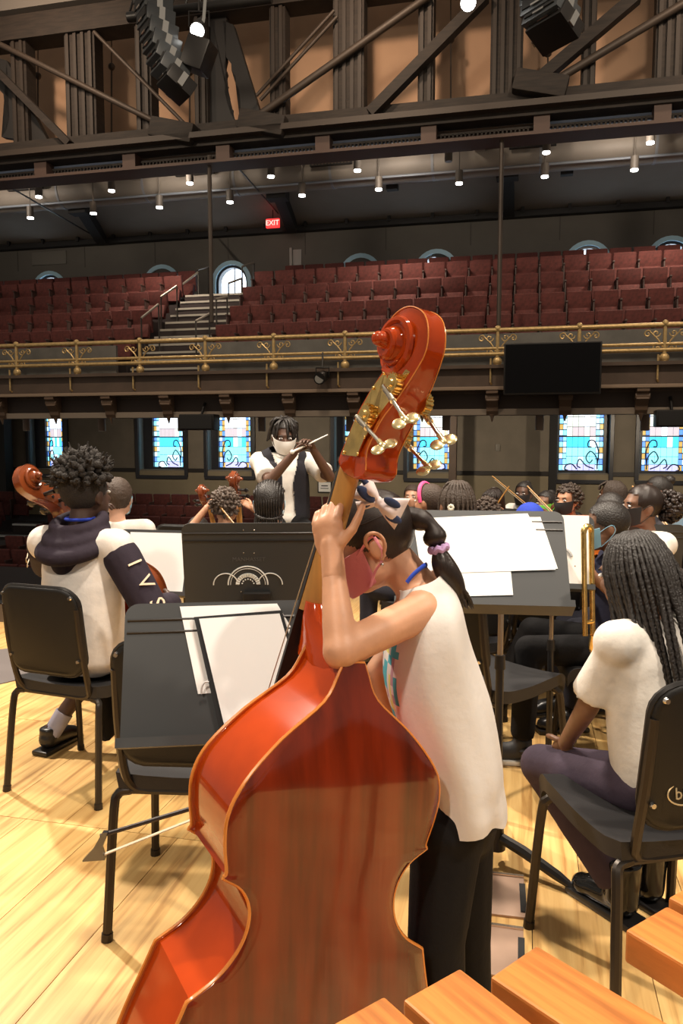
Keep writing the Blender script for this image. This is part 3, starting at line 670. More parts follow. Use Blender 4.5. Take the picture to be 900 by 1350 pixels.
line_array(pa, .50, 'curved black line array of loudspeaker boxes with silver rigging')
pb = []
for x, y in [(722, -10), (723, 6), (726, 22), (731, 38)]:
    s, z = Hd(x, y, 12.8); pb.append((s, 12.8, z))
line_array(pb, .70, 'wide black loudspeaker cluster hanging before the truss brace')
def stage_lamp(x, y, d, label, aim):
    s, z = Hd(x, y, d); c = HP(s, d, z); a = V(aim).normalized()
    e = empty('stage_lamp', c, label, 'stage light')
    bm = bmesh.new(); cone(bm, c, c - a * .34, .13, .09, 16); cone(bm, c - a * .34, c - a * .42, .09, .04, 16); obj('lamp_body', bm, BLK, e)
    bm = bmesh.new(); cone(bm, c + a * .012, c - a * .02, .115, .115, 16); obj('lens', bm, mat('stage_lens', (1, .97, .9), .3, emit=25), e)
    bm = bmesh.new(); tube(bm, [c - a * .15 + V((-.17, 0, 0)), c - a * .15 + V((-.17, 0, .25)), c - a * .15 + V((.17, 0, .25)), c - a * .15 + V((.17, 0, 0))], .018, 6); cone(bm, c - a * .15 + V((0, 0, .25)), c - a * .15 + V((0, 0, .9)), .02, .02, 6); obj('yoke', bm, BLK, e)
stage_lamp(260, 40, 12.8, 'lit stage lamp beside the curved line array', (-.1, -.75, -.75))
stage_lamp(617, 4, 12.8, 'lit stage lamp above the diagonal truss brace', (.0, -.75, -.75))
s, z = Hd(262, 74, 12.9); M = Matrix.Rotation(-TH, 3, 'Z') @ Matrix.Rotation(.4, 3, 'Y')
e = empty('hanging_projector', HP(s, 12.9, z), 'black box fixture hanging under a lit stage lamp', 'fixture')
bm = bmesh.new(); box(bm, HP(s, 12.9, z), (.42, .4, .5), M, .03); obj('housing', bm, BLK, e)
bm = bmesh.new(); tube(bm, [HP(s, 12.9, z + .2), HP(s + .1, 12.9, z + .6), HP(s + .2, 12.9, z + 1.6)], .03, 6); obj('clamp_arm', bm, CHROME, e)
bm = bmesh.new(); a, b_ = Hd(150, 3, 12.9), Hd(345, -6, 12.9); cone(bm, HP(a[0], 13.4, a[1]), HP(b_[0], 13.4, a[1]), .09, .09, 10)
for q in range(9): cone(bm, HP(a[0] + q * .27, 13.4, a[1]), HP(a[0] + q * .27 + .13, 13.4, a[1] + .35), .02, .02, 6)
tag(obj('lighting_truss', bm, BLK), 'black lighting pipe carrying the line array', 'pipe')
for x, y in ((425, 497), (513, 476)):
    s, z = Hd(x, y, 15.2); c = HP(s, 15.2, z); e = empty('balcony_spotlight', c, 'small black spotlight clamped to the balcony rail %s' % ('between the aisle and the bass scroll' if x < 500 else 'half hidden by the bass scroll'), 'stage light')
    bm = bmesh.new(); cone(bm, c + V((-.06, -.18, -.05)), c + V((.05, .15, .05)), .12, .09, 14); obj('lamp_body', bm, BLK, e)
    bm = bmesh.new(); cone(bm, c + V((-.062, -.185, -.051)), c + V((-.06, -.175, -.05)), .09, .09, 14); obj('lens', bm, mat('dull_lens', (.25, .24, .22), .15), e)
    bm = bmesh.new(); tube(bm, [c + V((-.13, 0, 0)), c + V((-.13, 0, .18)), c + V((.13, 0, .18)), c + V((.13, 0, 0))], .015, 6); cone(bm, c + V((0, 0, .18)), c + V((0, .15, .5)), .018, .018, 6); obj('yoke', bm, BLK, e)
# ================================================================ CHAIRS
CHB = mat('chair_shell_black', (.010, .0095, .009), .5, bump=.1, bscale=400, spec=.3)
CHF = mat('chair_frame_bronze', (.035, .028, .022), .38, .55)
PAD = mat('chair_pad', (.022, .021, .022), .6, bump=.08, bscale=300, spec=.3)
def rrect(w, h, r, n=5):
    out = []
    for cx, cz, a0 in ((w / 2 - r, h / 2 - r, 0), (-w / 2 + r, h / 2 - r, 90), (-w / 2 + r, -h / 2 + r, 180), (w / 2 - r, -h / 2 + r, 270)):
        for k in range(n + 1):
            a = math.radians(a0 + 90 * k / n); out.append((cx + r * math.cos(a), cz + r * math.sin(a)))
    return out
def make_chair():
    e = empty('orchestra_chair', (0, 0, 0))
    # seat: a padded shell that dips and rolls down at the front edge
    bm = bmesh.new(); prof = [(-.20, .455), (-.12, .440), (.0, .437), (.12, .446), (.185, .448), (.215, .432), (.225, .41)]
    rings = []
    for y, z in curve([(0, a, b) for a, b in prof], 3).__iter__() and [(p.y, p.z) for p in curve([(0, a, b) for a, b in prof], 3)]:
        w = .212 - .02 * max(0, (abs(y) - .15) / .1)
        rings.append([(x, y, z + .012 * (x / .22) ** 2 * 1.2) for x in [w * t for t in (-1, -.97, -.6, -.2, .2, .6, .97, 1)]] + [(x, y * .985, z - .032 - .004) for x in [w * t for t in (.97, .6, .2, -.2, -.6, -.97)]])
    loft(bm, rings, True, True, True); obj('seat', bm, PAD, e, True, True, 60)
    # backrest
    bm = bmesh.new(); pts = rrect(.36, .35, .07)
    def bk(x, z, t): zz = z + .685; return V((x, -.215 - (zz - .50) * .14 + .05 * (1 - (x / .18) ** 2) * -.5 + t, zz))
    def shell(sc, t): return [bk(x * sc, z * sc, t) for x, z in pts]
    loft(bm, [shell(.93, .022), shell(.985, .016), shell(1, .004), shell(1, -.010), shell(.975, -.017), shell(.93, -.019)], True, True, True)
    bk_o = obj('backrest', bm, CHB, e, True, True, 50)
    bm = bmesh.new(); tube(bm, shell(1.0, -.004) + [shell(1.0, -.004)[0]], .008, 6, False); obj('edge_welt', bm, BLK, bk_o, True, True)
    for sx_ in (-1, 1):
        for zz in (-.11, .14):
            bm = bmesh.new(); p = bk(sx_ * .16, zz, -.02); cone(bm, p, p + V((0, -.008, 0)), .008, .006, 8); obj('rivet', bm, CHROME, bk_o, True, True)
    for sx_ in (-1, 1):
        bm = bmesh.new(); bez_tube(bm, [(sx_ * .11, -.185, .412), (sx_ * .155, -.19, .425), (sx_ * .172, -.215, .48), (sx_ * .174, -.246, .62), (sx_ * .172, -.265, .78)], .0125, 8); obj('upright', bm, CHF, e, True, True)
        bm = bmesh.new(); bez_tube(bm, [(sx_ * .225, -.24, .0), (sx_ * .21, -.205, .34), (sx_ * .20, -.19, .40), (sx_ * .165, -.185, .412)], .0135, 8); cone(bm, (sx_ * .225, -.24, 0), (sx_ * .224, -.238, .022), .0165, .016, 10); obj('leg', bm, CHF, e, True, True)
        bm = bmesh.new(); bez_tube(bm, [(sx_ * .225, .21, .0), (sx_ * .21, .18, .34), (sx_ * .20, .165, .395), (sx_ * .17, .155, .405)], .0135, 8); cone(bm, (sx_ * .225, .21, 0), (sx_ * .224, .208, .022), .0165, .016, 10); obj('leg', bm, CHF, e, True, True)
    bm = bmesh.new(); tube(bm, [(-.19, -.185, .412), (.19, -.185, .412)], .0125, 8); obj('rear_rail', bm, CHF, e, True, True)
    bm = bmesh.new(); tube(bm, [(-.19, .155, .402), (.19, .155, .402)], .0125, 8); obj('front_rail', bm, CHF, e, True, True)
    return e
CH0 = make_chair(); CH0_used = False
def chair_at(loc, face, label, group=None, sc=1.0):
    """face: horizontal direction the sitter looks to"""
    global CH0_used
    f = V((face[0], face[1], 0)).normalized(); rz = math.atan2(-f.x, f.y)
    m = Matrix.Translation(V((loc[0], loc[1], 0))) @ Matrix.Rotation(rz, 4, 'Z') @ Matrix.Scale(sc, 4)
    if not CH0_used:
        o = CH0; o.matrix_basis = m; CH0_used = True
    else: o = dup(CH0, m)
    tag(o, label, 'chair'); 
    if group: o['group'] = group
    return o, m
def chair_legs(rl, rr, label, sc=1.0):
    a, b = G(*rl), G(*rr); r = (b - a); r.z = 0; r.normalize(); f = V((-r.y, r.x, 0))
    c = (a + b) / 2 + f * .24 * sc
    return chair_at(c, f, label, None, sc) + (f, c)
chL, mL, fL, cL = chair_legs((8, 1042), (131, 1067), 'black orchestra chair under the boy in the white and black hoodie', .98)
a_, b_ = G(135, 1240), G(237, 1131); f_ = (b_ - a_).normalized(); r_ = V((f_.y, -f_.x, 0))
a_ = G(141, 1240); f_ = V((.06, 1, 0)).normalized(); r_ = V((f_.y, -f_.x, 0))
chE, mE = chair_at(a_ + f_ * .24 + r_ * .225, f_, 'empty black orchestra chair behind the nearest music stand')
a_, b_ = G(697, 1222), G(882, 1197); r_ = (b_ - a_).normalized(); f_ = V((-r_.y, r_.x, 0)); FR = f_
cR = (a_ + b_) / 2 - f_ * .21
chR, mR = chair_at(cR, f_, 'black orchestra chair with an oval emblem under the girl with long braids')
# emblem on the back of that chair
e_m = mR @ Matrix.Translation((-.088, -.262, .60)) @ Matrix.Rotation(-.139, 4, 'X')
bm = bmesh.new(); tube(bm, [e_m @ V((.042 * math.cos(t), 0, .025 * math.sin(t))) for t in [6.2832 * k / 28 for k in range(29)]], .0018, 6, False)
SILV = mat('emblem_pale_gold', (.75, .62, .38), .35, .6)
em = obj('emblem_ring', bm, SILV, chR); em['label'] = 'pale gold oval emblem'
tm_ = text_me('bN', .038, .001); tm_.transform(e_m @ Matrix.Rotation(math.pi / 2, 4, 'X')); obj_me('emblem_letters', tm_, SILV, em, False)
# ================================================================ MUSIC STANDS
STD = mat('stand_black', (.042, .044, .045), .45, .1)
STL_ = mat('stand_tube', (.035, .033, .032), .35, .6)
def music_stand(c, f, tilt, w, h, label, base=None, grp=None, foot_rot=0.4, polelow=.55, brk=-.02):
    """c: middle of the desk; f: horizontal direction its music side looks to"""
    c = V(c); f = V((f[0], f[1], 0)).normalized()
    u = V((0, 0, math.cos(tilt))) - f * math.sin(tilt); nn = f * math.cos(tilt) + V((0, 0, math.sin(tilt))); r = u.cross(nn)
    bx = V((c.x, c.y, 0)) - f * .10 if base is None else V(base)
    e = empty('music_stand', (bx.x, bx.y, 0), label, 'music stand', grp)
    D = lambda a, b, t: c + r * a + u * b + nn * t
    bm = bmesh.new(); rr_ = .03
    poly = [(-w / 2, -h / 2), (w / 2, -h / 2)] + [(w / 2 - rr_ + rr_ * math.cos(t), h / 2 - rr_ + rr_ * math.sin(t)) for t in [math.pi / 2 * k / 5 for k in range(6)]] + [(-w / 2 + rr_ - rr_ * math.sin(t), h / 2 - rr_ + rr_ * math.cos(t)) for t in [math.pi / 2 * k / 5 for k in range(6)]]
    prism(bm, poly, D, -.004, .0); dk = obj('desk', bm, STD, e, False)
    for b0 in (h / 2 - .038, h / 2 - .066):
        for sd_ in (0, 1):
            bm = bmesh.new(); tube(bm, [D(-w / 2 + .006, b0, 0 if sd_ == 0 else -.004), D(w / 2 - .006, b0, 0 if sd_ == 0 else -.004)], .0038, 6); obj('pressed_rib', bm, STL_, dk)
    bm = bmesh.new(); M = Matrix((r, u, nn)).transposed()
    box(bm, D(0, -h / 2, .03), (w, .004, .065), M); box(bm, D(0, -h / 2 + .008, .062), (w, .02, .004), M); obj('ledge', bm, STD, e, False)
    hp = D(0, brk, -.03)
    bm = bmesh.new(); box(bm, D(0, brk, -.018), (.10, .07, .028), M, .006); tube(bm, [hp, hp - nn * .03 - V((0, 0, .03)), V((bx.x, bx.y, hp.z - .09))], .014, 8); obj('bracket', bm, STL_, e)
    bm = bmesh.new(); cone(bm, (bx.x, bx.y, polelow - .05), (bx.x, bx.y, hp.z - .08), .0095, .0095, 10); obj('upper_tube', bm, mat('tube_steel', (.34, .30, .26), .3, .9), e)
    bm = bmesh.new(); cone(bm, (bx.x, bx.y, .05), (bx.x, bx.y, polelow), .0135, .0135, 10); cone(bm, (bx.x, bx.y, polelow - .02), (bx.x, bx.y, polelow + .025), .018, .016, 10); obj('lower_tube', bm, STL_, e)
    bm = bmesh.new(); cone(bm, (bx.x, bx.y, .045), (bx.x, bx.y, .12), .03, .022, 12); obj('base_hub', bm, STL_, e)
    for k in range(3):
        a = foot_rot + k * 2.094; d = V((math.cos(a), math.sin(a), 0)); b0 = V((bx.x, bx.y, 0))
        bm = bmesh.new(); tube(bm, [b0 + d * .02 + V((0, 0, .085)), b0 + d * .10 + V((0, 0, .07)), b0 + d * .22 + V((0, 0, .036)), b0 + d * .29 + V((0, 0, .014))], [.018, .019, .017, .008], 8, True); obj('base_leg', bm, STL_, e)
    return e, D, r, u, nn
def sheet(D, M_, a0, a1, b0, b1, t, rot, label, name='sheet_of_music', cat='sheet music', m=PAPER, th=.002, poly=None):
    bm = bmesh.new(); c, s = math.cos(rot), math.sin(rot); ca, cb = (a0 + a1) / 2, (b0 + b1) / 2
    q = [(a0, b0), (a1, b0), (a1, b1), (a0, b1)]
    q = [(ca + (a - ca) * c - (b - cb) * s, cb + (a - ca) * s + (b - cb) * c) for a, b in q]
    prism(bm, q, D, t, t + th); o = obj(name, bm, m, None, False); tag(o, label, cat); return o
def desk_local(D, r, u, nn, x, y):
    """where a sight line meets the desk, in desk coordinates"""
    c = D(0, 0, 0); d = ray(x, y); o = V((0, 0, CH)); t = (c - o).dot(nn) / d.dot(nn); q = o + d * t - c; return q.dot(r), q.dot(u)
# nearest stand (faces the bass player)
cN = P(300, 884, 1.70)
eN, DN, rN, uN, nN = music_stand(cN, (.12, -1, 0), .42, .46, .315, 'black music stand with a binder beside the double bass', base=V((cN.x + .02, cN.y + .12, 0)), foot_rot=1.2)
q = [desk_local(DN, rN, uN, nN, *p_) for p_ in ((237, 800), (365, 796), (430, 905), (261, 915))]
bm = bmesh.new(); prism(bm, q, DN, .001, .0025); tag(obj('sheet_of_music', bm, PAPER, None, False), 'white loose sheet under the black binder on the nearest stand', 'sheet music')
BIN = mat('binder_black', (.012, .012, .013), .35)
e = empty('ring_binder', DN(0, -.17, .004), 'open black binder of white pages on the nearest stand', 'binder')
def quad(pts, t0, t1, nm, m_, par):
    b = bmesh.new(); prism(b, [desk_local(DN, rN, uN, nN, *p_) for p_ in pts], DN, t0, t1); return obj(nm, b, m_, par, False)
quad(((256, 815), (371, 806), (412, 945), (291, 970)), .003, .014, 'cover', BIN, e)
pg = quad(((263, 818), (368, 811), (405, 940), (297, 962)), .0142, .020, 'page_block', mat('page', (.86, .86, .85), .8), e)
b = bmesh.new()
for a0_ in ((275, 905),):
    p0 = desk_local(DN, rN, uN, nN, 273, 912); b_pts = [DN(p0[0] + .012 * math.cos(t) , p0[1] + .02 * math.sin(t), .012 + .008 * math.sin(t)) for t in [1.2 + 2.2 * k / 8 for k in range(9)]]
    tube(b, b_pts, .0022, 6)
obj('binder_ring', b, mat('ring_white', (.8, .8, .8), .3), e)
# stand with the arch drawing, its back to the camera
cM = P(338, 744, 2.75)
eM, DM, rM, uM, nM = music_stand(cM, (-.05, 1, 0), -.0 + .22, .52, .315, 'black music stand whose back shows a white arch emblem', foot_rot=.3, brk=-.135)
CHALK = mat('chalk_white', (.80, .82, .80), .7)
e_par = [c for c in eM.children if c.name.startswith('desk')][0]
def arc(cx, cy, r0, wd, nm, a0=0, a1=math.pi):
    b = bmesh.new(); tube(b, [DM(-(cx + r0 * math.cos(t)), cy + r0 * math.sin(t), -.006) for t in [a0 + (a1 - a0) * k / 22 for k in range(23)]], wd, 6); return obj(nm, b, CHALK, e_par)
k0 = 1.0 * 2.75 / 1020
def mloc(x, y): a, b = desk_local(DM, rM, uM, nM, x, y); return a, b
xc, yc = mloc(327, 770); RR = abs(mloc(353, 770)[0] - xc)
b = None
arc(-xc, yc, RR, .0028, 'emblem_arch'); arc(-xc, yc, RR * .88, .0012, 'emblem_arch')
for sg in (-1, 1): arc(-xc + sg * RR * 1.12, yc, RR * .62, .0022, 'emblem_arch')
for k in range(13):
    t = math.pi * (k + .5) / 13; b = bmesh.new()
    p0 = DM(xc - RR * .42 * math.cos(t), yc + RR * .42 * math.sin(t), -.005); p1 = DM(xc - RR * .62 * math.cos(t), yc + RR * .62 * math.sin(t), -.005); cone(b, p0, p1, .0034, .0055, 6); obj('emblem_ray', b, CHALK, e_par)
for k in range(7):
    t = math.pi * (k + .5) / 7; b = bmesh.new(); ell(b, DM(xc - RR * .30 * math.cos(t), yc + RR * .30 * math.sin(t), -.005), .003, None, 8, 6); obj('emblem_dot', b, CHALK, e_par)
tx = text_me('MANHASSET', .021, .0006); a_, b_ = mloc(328, 737)
Mx = Matrix((-rM, uM, -nM)).transposed().to_4x4(); tx.transform(Matrix.Translation(DM(a_, b_, -.005)) @ Mx); obj_me('emblem_letters', tx, mat('embossed_grey', (.10, .10, .10), .4), e_par, False)
for x, y in ((321, 728), (335, 728), (321, 698), (335, 698), (318, 779), (333, 779), (240, 793), (283, 793), (326, 793)):
    a_, b_ = mloc(x, y); b = bmesh.new(); ell(b, DM(a_, b_, -.005), .0024, None, 8, 6); obj('rivet', b, CHROME, e_par)
# stand of the boy in the hoodie
cH = P(212, 742, 3.75)
eH, DH, rH, uH, nH = music_stand(cH, (-.2, -1, 0), .35, .48, .33, 'black music stand holding a white sheet before the hoodie boy', foot_rot=.9)
sheet(DH, None, -.18, .13, -.155, .15, .002, 0, 'white sheet on the stand in front of the hoodie boy')
# wide stand on the other side of the girl
cW = P(634, 738, 2.28)
eW, DW, rW, uW, nW = music_stand(cW, (-.12, -1, 0), .62, .50, .34, 'wide black music stand full of white sheets behind the bass girl', base=V((P(655, 900, 2.48).x, 2.44, 0)), foot_rot=-.75, polelow=.67)
def wq(pts, t0, lab):
    b = bmesh.new(); prism(b, [desk_local(DW, rW, uW, nW, *p_) for p_ in pts], DW, t0, t0 + .0015); tag(obj('sheet_of_music', b, PAPER, None, False), lab, 'sheet music')
wq(((565, 684), (695, 678), (732, 752), (600, 756)), .004, 'broad white sheet on top of the wide stand')
wq(((545, 690), (667, 690), (676, 785), (560, 788)), .002, 'long white sheet reaching to the ledge of the wide stand')
wq(((640, 683), (712, 682), (735, 750), (660, 752)), .0005, 'white sheet half covered at the corner of the wide stand')
# stands further into the orchestra
eT, DT, rT, uT, nT = music_stand(P(730, 728, 3.0), (-.25, -1, 0), .35, .30, .30, 'black music stand with a white sheet before the trombone boy', foot_rot=.2)
sheet(DT, None, -.13, .13, -.13, .15, .002, 0, 'white printed sheet on the stand before the trombone boy')
bm = bmesh.new(); tube(bm, [DT(.02 + .05 * math.cos(t), -.03 + .05 * math.sin(t), .006) for t in [.3 + 2.4 * k / 8 for k in range(9)]], .008, 6, True, .4)
o_ = obj('sheet_clip', bm, mat('clip_grey', (.3, .3, .3), .5)); tag(o_, 'grey curved clip on the sheet before the trombone boy', 'clip')
music_stand(P(852, 722, 3.75), (.15, 1, 0), .2, .34, .24, 'plain black music stand above the braided hair of the near girl', foot_rot=.5)
music_stand(P(652, 700, 5.0), (.1, 1, 0), .25, .48, .30, 'black music stand in front of the girl with the black bob', foot_rot=.5)
# ================================================================ VIOLIN FAMILY
VARN = mat('red_varnish', (.24, .024, .004), .16, var=.35, vscale=2.2, stretch=(6, 6, .8), coat=.3)
VARB = mat('red_brown_back', (.13, .013, .0025), .14, var=.45, vscale=2.0, stretch=(9, 9, .7), coat=.4, bump=.10, bscale=3)
RIBM = mat('orange_rib', (.33, .036, .003), .09, var=.35, vscale=3, coat=.15, spec=.4)
EDGE = mat('orange_edge_highlight', (.62, .20, .03), .25, coat=.5)  # edge highlight put into the colour, lighter than the varnish
NECK = mat('neck_honey', (.44, .225, .060), .35, var=.25, vscale=4, stretch=(8, 8, 1))
EBON = mat('ebony', (.018, .016, .016), .35)
STRG = mat('string_steel', (.5, .48, .45), .3, 1)
VIOL = mat('violin_orange', (.52, .13, .018), .22, var=.25, vscale=10, coat=.4)
UP = [(.022, .905), (.030, .886), (.056, .838), (.135, .777), (.197, .712), (.2185, .660), (.2165, .610), (.206, .562), (.211, .552)]
MID = [(.211, .552), (.174, .528), (.153, .492), (.151, .450), (.166, .410), (.196, .374), (.242, .344)]
LOW = [(.242, .344), (.256, .30), (.281, .225), (.293, .16), (.275, .085), (.21, .025), (.10, -.004), (.004, -.008)]
LOWSH = UP[:]
def halfline(n=5):
    out = []
    for seg in (UP, MID, LOW):
        c = [(p.x, p.y) for p in curve([(a, b, 0) for a, b in seg], n)]
        out += c if not out else c[1:]
    return out
VUP = [(.03, .905), (.09, .897), (.165, .855), (.208, .79), (.213, .73), (.196, .66), (.172, .60), (.178, .562), (.200, .548)]
def instrument(o, w, a, n, S, kind, label, m_back, m_rib, root_loc, machine=False, pegs_m=EBON):
    T = lambda x, y, z: o + (w * x + a * y + n * z) * S
    global UP
    save = UP
    if kind != 'bass': UP = VUP
    H = halfline(4); UP = save
    dep = .17 if kind == 'bass' else (.135 if kind == 'cello' else .085)
    e = empty({'bass': 'double_bass', 'cello': 'cello', 'violin': 'violin'}[kind], root_loc, label, {'bass': 'double bass'}.get(kind, kind))
    def zb(y): return .034 * max(0, (y - .70) / .2) if kind == 'bass' else 0
    def plate(nm, z0f, sgn, arch, m_, inset=0):
        bm = bmesh.new(); rows_o, rows_i = [], []
        cols = [-1, -.985, -.85, -.6, -.3, 0, .3, .6, .85, .985, 1]
        for hw, y in H:
            hw = max(.003, hw - inset)
            ro, ri = [], []
            for c in cols:
                ed = .0025 if abs(c) == 1 else 0
                ar = arch * (1 - c * c) ** 1.0 * min(1, (y + .01) / .1, (.915 - y) / .1 if y < .915 else 0)
                ro.append(bm.verts.new(T(hw * c, y, z0f(y) + sgn * (.004 + ar - ed)))); ri.append(bm.verts.new(T(hw * c, y, z0f(y) - sgn * (.004 - ed))))
            rows_o.append(ro); rows_i.append(ri)
        nC = len(cols)
        for i in range(len(H) - 1):
            for j in range(nC - 1):
                bm.faces.new((rows_o[i][j], rows_o[i][j + 1], rows_o[i + 1][j + 1], rows_o[i + 1][j])); bm.faces.new((rows_i[i][j + 1], rows_i[i][j], rows_i[i + 1][j], rows_i[i + 1][j + 1]))
            for j in (0, nC - 1): bm.faces.new((rows_o[i][j], rows_o[i + 1][j], rows_i[i + 1][j], rows_i[i][j]))
        for i in (0, len(H) - 1):
            for j in range(nC - 1): bm.faces.new((rows_o[i][j], rows_o[i][j + 1], rows_i[i][j + 1], rows_i[i][j]))
        bmesh.ops.recalc_face_normals(bm, faces=bm.faces[:]); return obj(nm, bm, m_, e, True, False, 50)
    bp = plate('back_plate', zb, -1, .006, m_back); fp = plate('front_plate', lambda y: dep, 1, .02, m_rib)
    for z0f, pp in ((zb, bp), (lambda y: dep, fp)):
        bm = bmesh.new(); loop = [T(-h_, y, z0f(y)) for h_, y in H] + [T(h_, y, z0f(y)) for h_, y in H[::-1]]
        tube(bm, loop + [loop[0]], .0036 * S, 6, False); obj('edge_bead', bm, EDGE if kind == 'bass' else m_rib, pp)  # on the bass, its orange stands in for highlights on rounded edges
    bm = bmesh.new(); rr_ = []
    for sg in (-1, 1):
        L0 = [T(sg * max(.003, h_ - .007), y, zb(y)) for h_, y in H]; L1 = [T(sg * max(.003, h_ - .007), y, zb(y) * .5 + dep * .5) for h_, y in H]; L2_ = [T(sg * max(.003, h_ - .007), y, dep) for h_, y in H]
        vv = [[bm.verts.new(p) for p in L] for L in (L0, L1, L2_)]
        for k in range(2):
            for i in range(len(H) - 1): bm.faces.new((vv[k][i], vv[k][i + 1], vv[k + 1][i + 1], vv[k + 1][i]))
        rr_.append(vv)
    for i in (0, len(H) - 1):
        for k in range(2): bm.faces.new((rr_[0][k][i], rr_[1][k][i], rr_[1][k + 1][i], rr_[0][k + 1][i]))
    bmesh.ops.recalc_face_normals(bm, faces=bm.faces[:]); obj('ribs', bm, m_rib, e, True, False, 35)
    # neck, heel, fingerboard
    zl = (lambda y: .160 - (y - 1.25) * .2205) if kind == 'bass' else (lambda y: dep + .055 - (y - .9) * .13)
    def dring(y, hw, tk, off=0, m=14): return [T(hw * math.cos(t), y, zl(y) - .004 - off - tk * max(0, math.sin(t)) if math.sin(t) > 0 else zl(y) - .004 - off) for t in [math.pi * k / (m - 1) for k in range(m)]]
    bm = bmesh.new(); loft(bm, [dring(.96, .026, .036), dring(1.02, .0245, .031), dring(1.12, .0225, .029), dring(1.22, .0215, .028), dring(1.26, .022, .030)], True, True, True); obj('neck', bm, NECK, e)
    bm = bmesh.new(); z9 = dep
    hr = []
    for y, hw, zb_, zf in ((.872, .030, zb(.88) - .004, zl(.872) - .01), (.905, .031, zb(.90) - .004, zl(.905) - .006), (.925, .031, zb(.9) + (.05 if kind == 'bass' else .03), zl(.925) - .006), (.95, .029, zl(.95) - .075, zl(.95) - .005), (.98, .027, zl(.98) - .047, zl(.98) - .005)):
        hr.append([T(hw * math.cos(t) * (1 if abs(math.cos(t)) < .9 else .96), y, (zb_ + zf) / 2 + (zf - zb_) / 2 * math.sin(t)) for t in [6.2832 * k / 16 for k in range(16)]])
    loft(bm, hr, True, True, True); obj('neck_heel', bm, m_rib, e)
    bm = bmesh.new(); ft = []
    for y, hw in ((1.258, .021), (1.0, .027), (.75, .032), (.56, .036)):
        z = zl(y); ft.append([T(-hw, y, z - .004), T(-hw * .98, y, z + .004), T(-hw * .5, y, z + .009), T(0, y, z + .0105), T(hw * .5, y, z + .009), T(hw * .98, y, z + .004), T(hw, y, z - .004)])
    loft(bm, ft, True, True, True); obj('fingerboard', bm, EBON, e)
    bm = bmesh.new(); zz = zl(1.26); prism(bm, [(-.022, -.002), (.022, -.002), (.02, .014), (-.02, .014)], lambda p_, q_, t: T(p_, 1.26 + t, zz + q_), 0, .008); obj('nut', bm, EBON, e)
    # bridge, tailpiece, strings, endpin
    yb = .44; hb = zl(yb) + .035 - dep if kind != 'violin' else zl(yb) + .02 - dep
    bm = bmesh.new(); prism(bm, [(-.062, .012), (-.05, .012), (-.03, hb * .35), (0, hb * .45), (.03, hb * .35), (.05, .012), (.062, .012), (.05, hb * .6), (.045, hb * .95), (0, hb), (-.045, hb * .95), (-.05, hb * .6)], lambda p_, q_, t: T(p_, yb + t, dep + q_), -.006, .006); obj('bridge', bm, NECK, e, False)
    bm = bmesh.new(); prism(bm, [(-.02, .03), (.02, .03), (.042, .25), (.0, .265), (-.042, .25)], lambda p_, q_, t: T(p_, q_, dep + .02 + hb * .45 * (q_ / .26) + t), 0, .012); obj('tailpiece', bm, EBON, e, False)
    for k in range(4):
        x0 = (-.012 + .008 * k); x1 = (-.036 + .024 * k); bm = bmesh.new()
        tube(bm, [T(x0, 1.30, zl(1.30) - .005), T(x0, 1.262, zz + .015), T(x1, yb, dep + hb + .002), T(x1 * .8, .25, dep + .04 + hb * .43)], .0013 if kind == 'bass' else .001 * S, 5); obj('string', bm, STRG, e)
    if kind != 'violin':
        bm = bmesh.new(); cone(bm, T(0, .01, dep * .5), T(0, -.1, dep * .5), .006 * S, .005 * S, 10); ell(bm, T(0, -.1, dep * .5), .009 * S, None, 8, 6); cone(bm, T(0, .0, dep * .5), T(0, -.02, dep * .5), .016 * S, .013 * S, 10); obj('endpin', bm, CHROME, e)
    # pegbox and scroll
    dz = 0 if kind == 'bass' else zl(1.25) - .160
    poly = [(1.232, .085), (1.236, .058), (1.250, .046), (1.285, .050), (1.335, .024), (1.38, -.012), (1.42, -.038), (1.46, -.056), (1.495, -.052), (1.522, -.034), (1.537, -.002), (1.539, .03), (1.527, .06), (1.505, .079), (1.476, .086), (1.447, .079), (1.432, .062), (1.418, .070), (1.385, .090), (1.337, .112), (1.30, .128), (1.262, .146), (1.246, .135), (1.236, .11)]
    pl = [(p.x, p.y) for p in curve([(a_, b_, 0) for a_, b_ in poly] + [(poly[0][0], poly[0][1], 0)], 3)][:-1]
    KW = [(1.23, .033), (1.30, .034), (1.345, .034), (1.40, .026), (1.45, .0185), (1.60, .018)]
    def hwy(y):
        for (a0, b0), (a1, b1) in zip(KW, KW[1:]):
            if y <= a1: return b0 + (b1 - b0) * max(0, (y - a0)) / (a1 - a0)
        return .018
    bm = bmesh.new(); rings = []
    cen = (1.40, .03)
    for t, ins in ((-1, .0035), (-.9, 0), (-.5, -.001), (0, .002), (.5, -.001), (.9, 0), (1, .0035)):
        ring = []
        for y, z in pl:
            dy, dzz = y - cen[0], z - cen[1]; L = math.hypot(dy, dzz); ring.append(T(hwy(y) * t, y - dy / L * ins, z - dzz / L * ins + dz))
        rings.append(ring)
    R = [[bm.verts.new(p) for p in r_] for r_ in rings]; nP = len(pl)
    for q1, q2 in zip(R, R[1:]):
        for k in range(nP): bm.faces.new((q1[k], q1[(k + 1) % nP], q2[(k + 1) % nP], q2[k]))
    f1 = bm.faces.new(R[0][::-1]); f2 = bm.faces.new(R[-1]); bmesh.ops.triangulate(bm, faces=[f1, f2]); bmesh.ops.recalc_face_normals(bm, faces=bm.faces[:])
    pg = obj('scroll', bm, m_rib, e, True, False, 45)
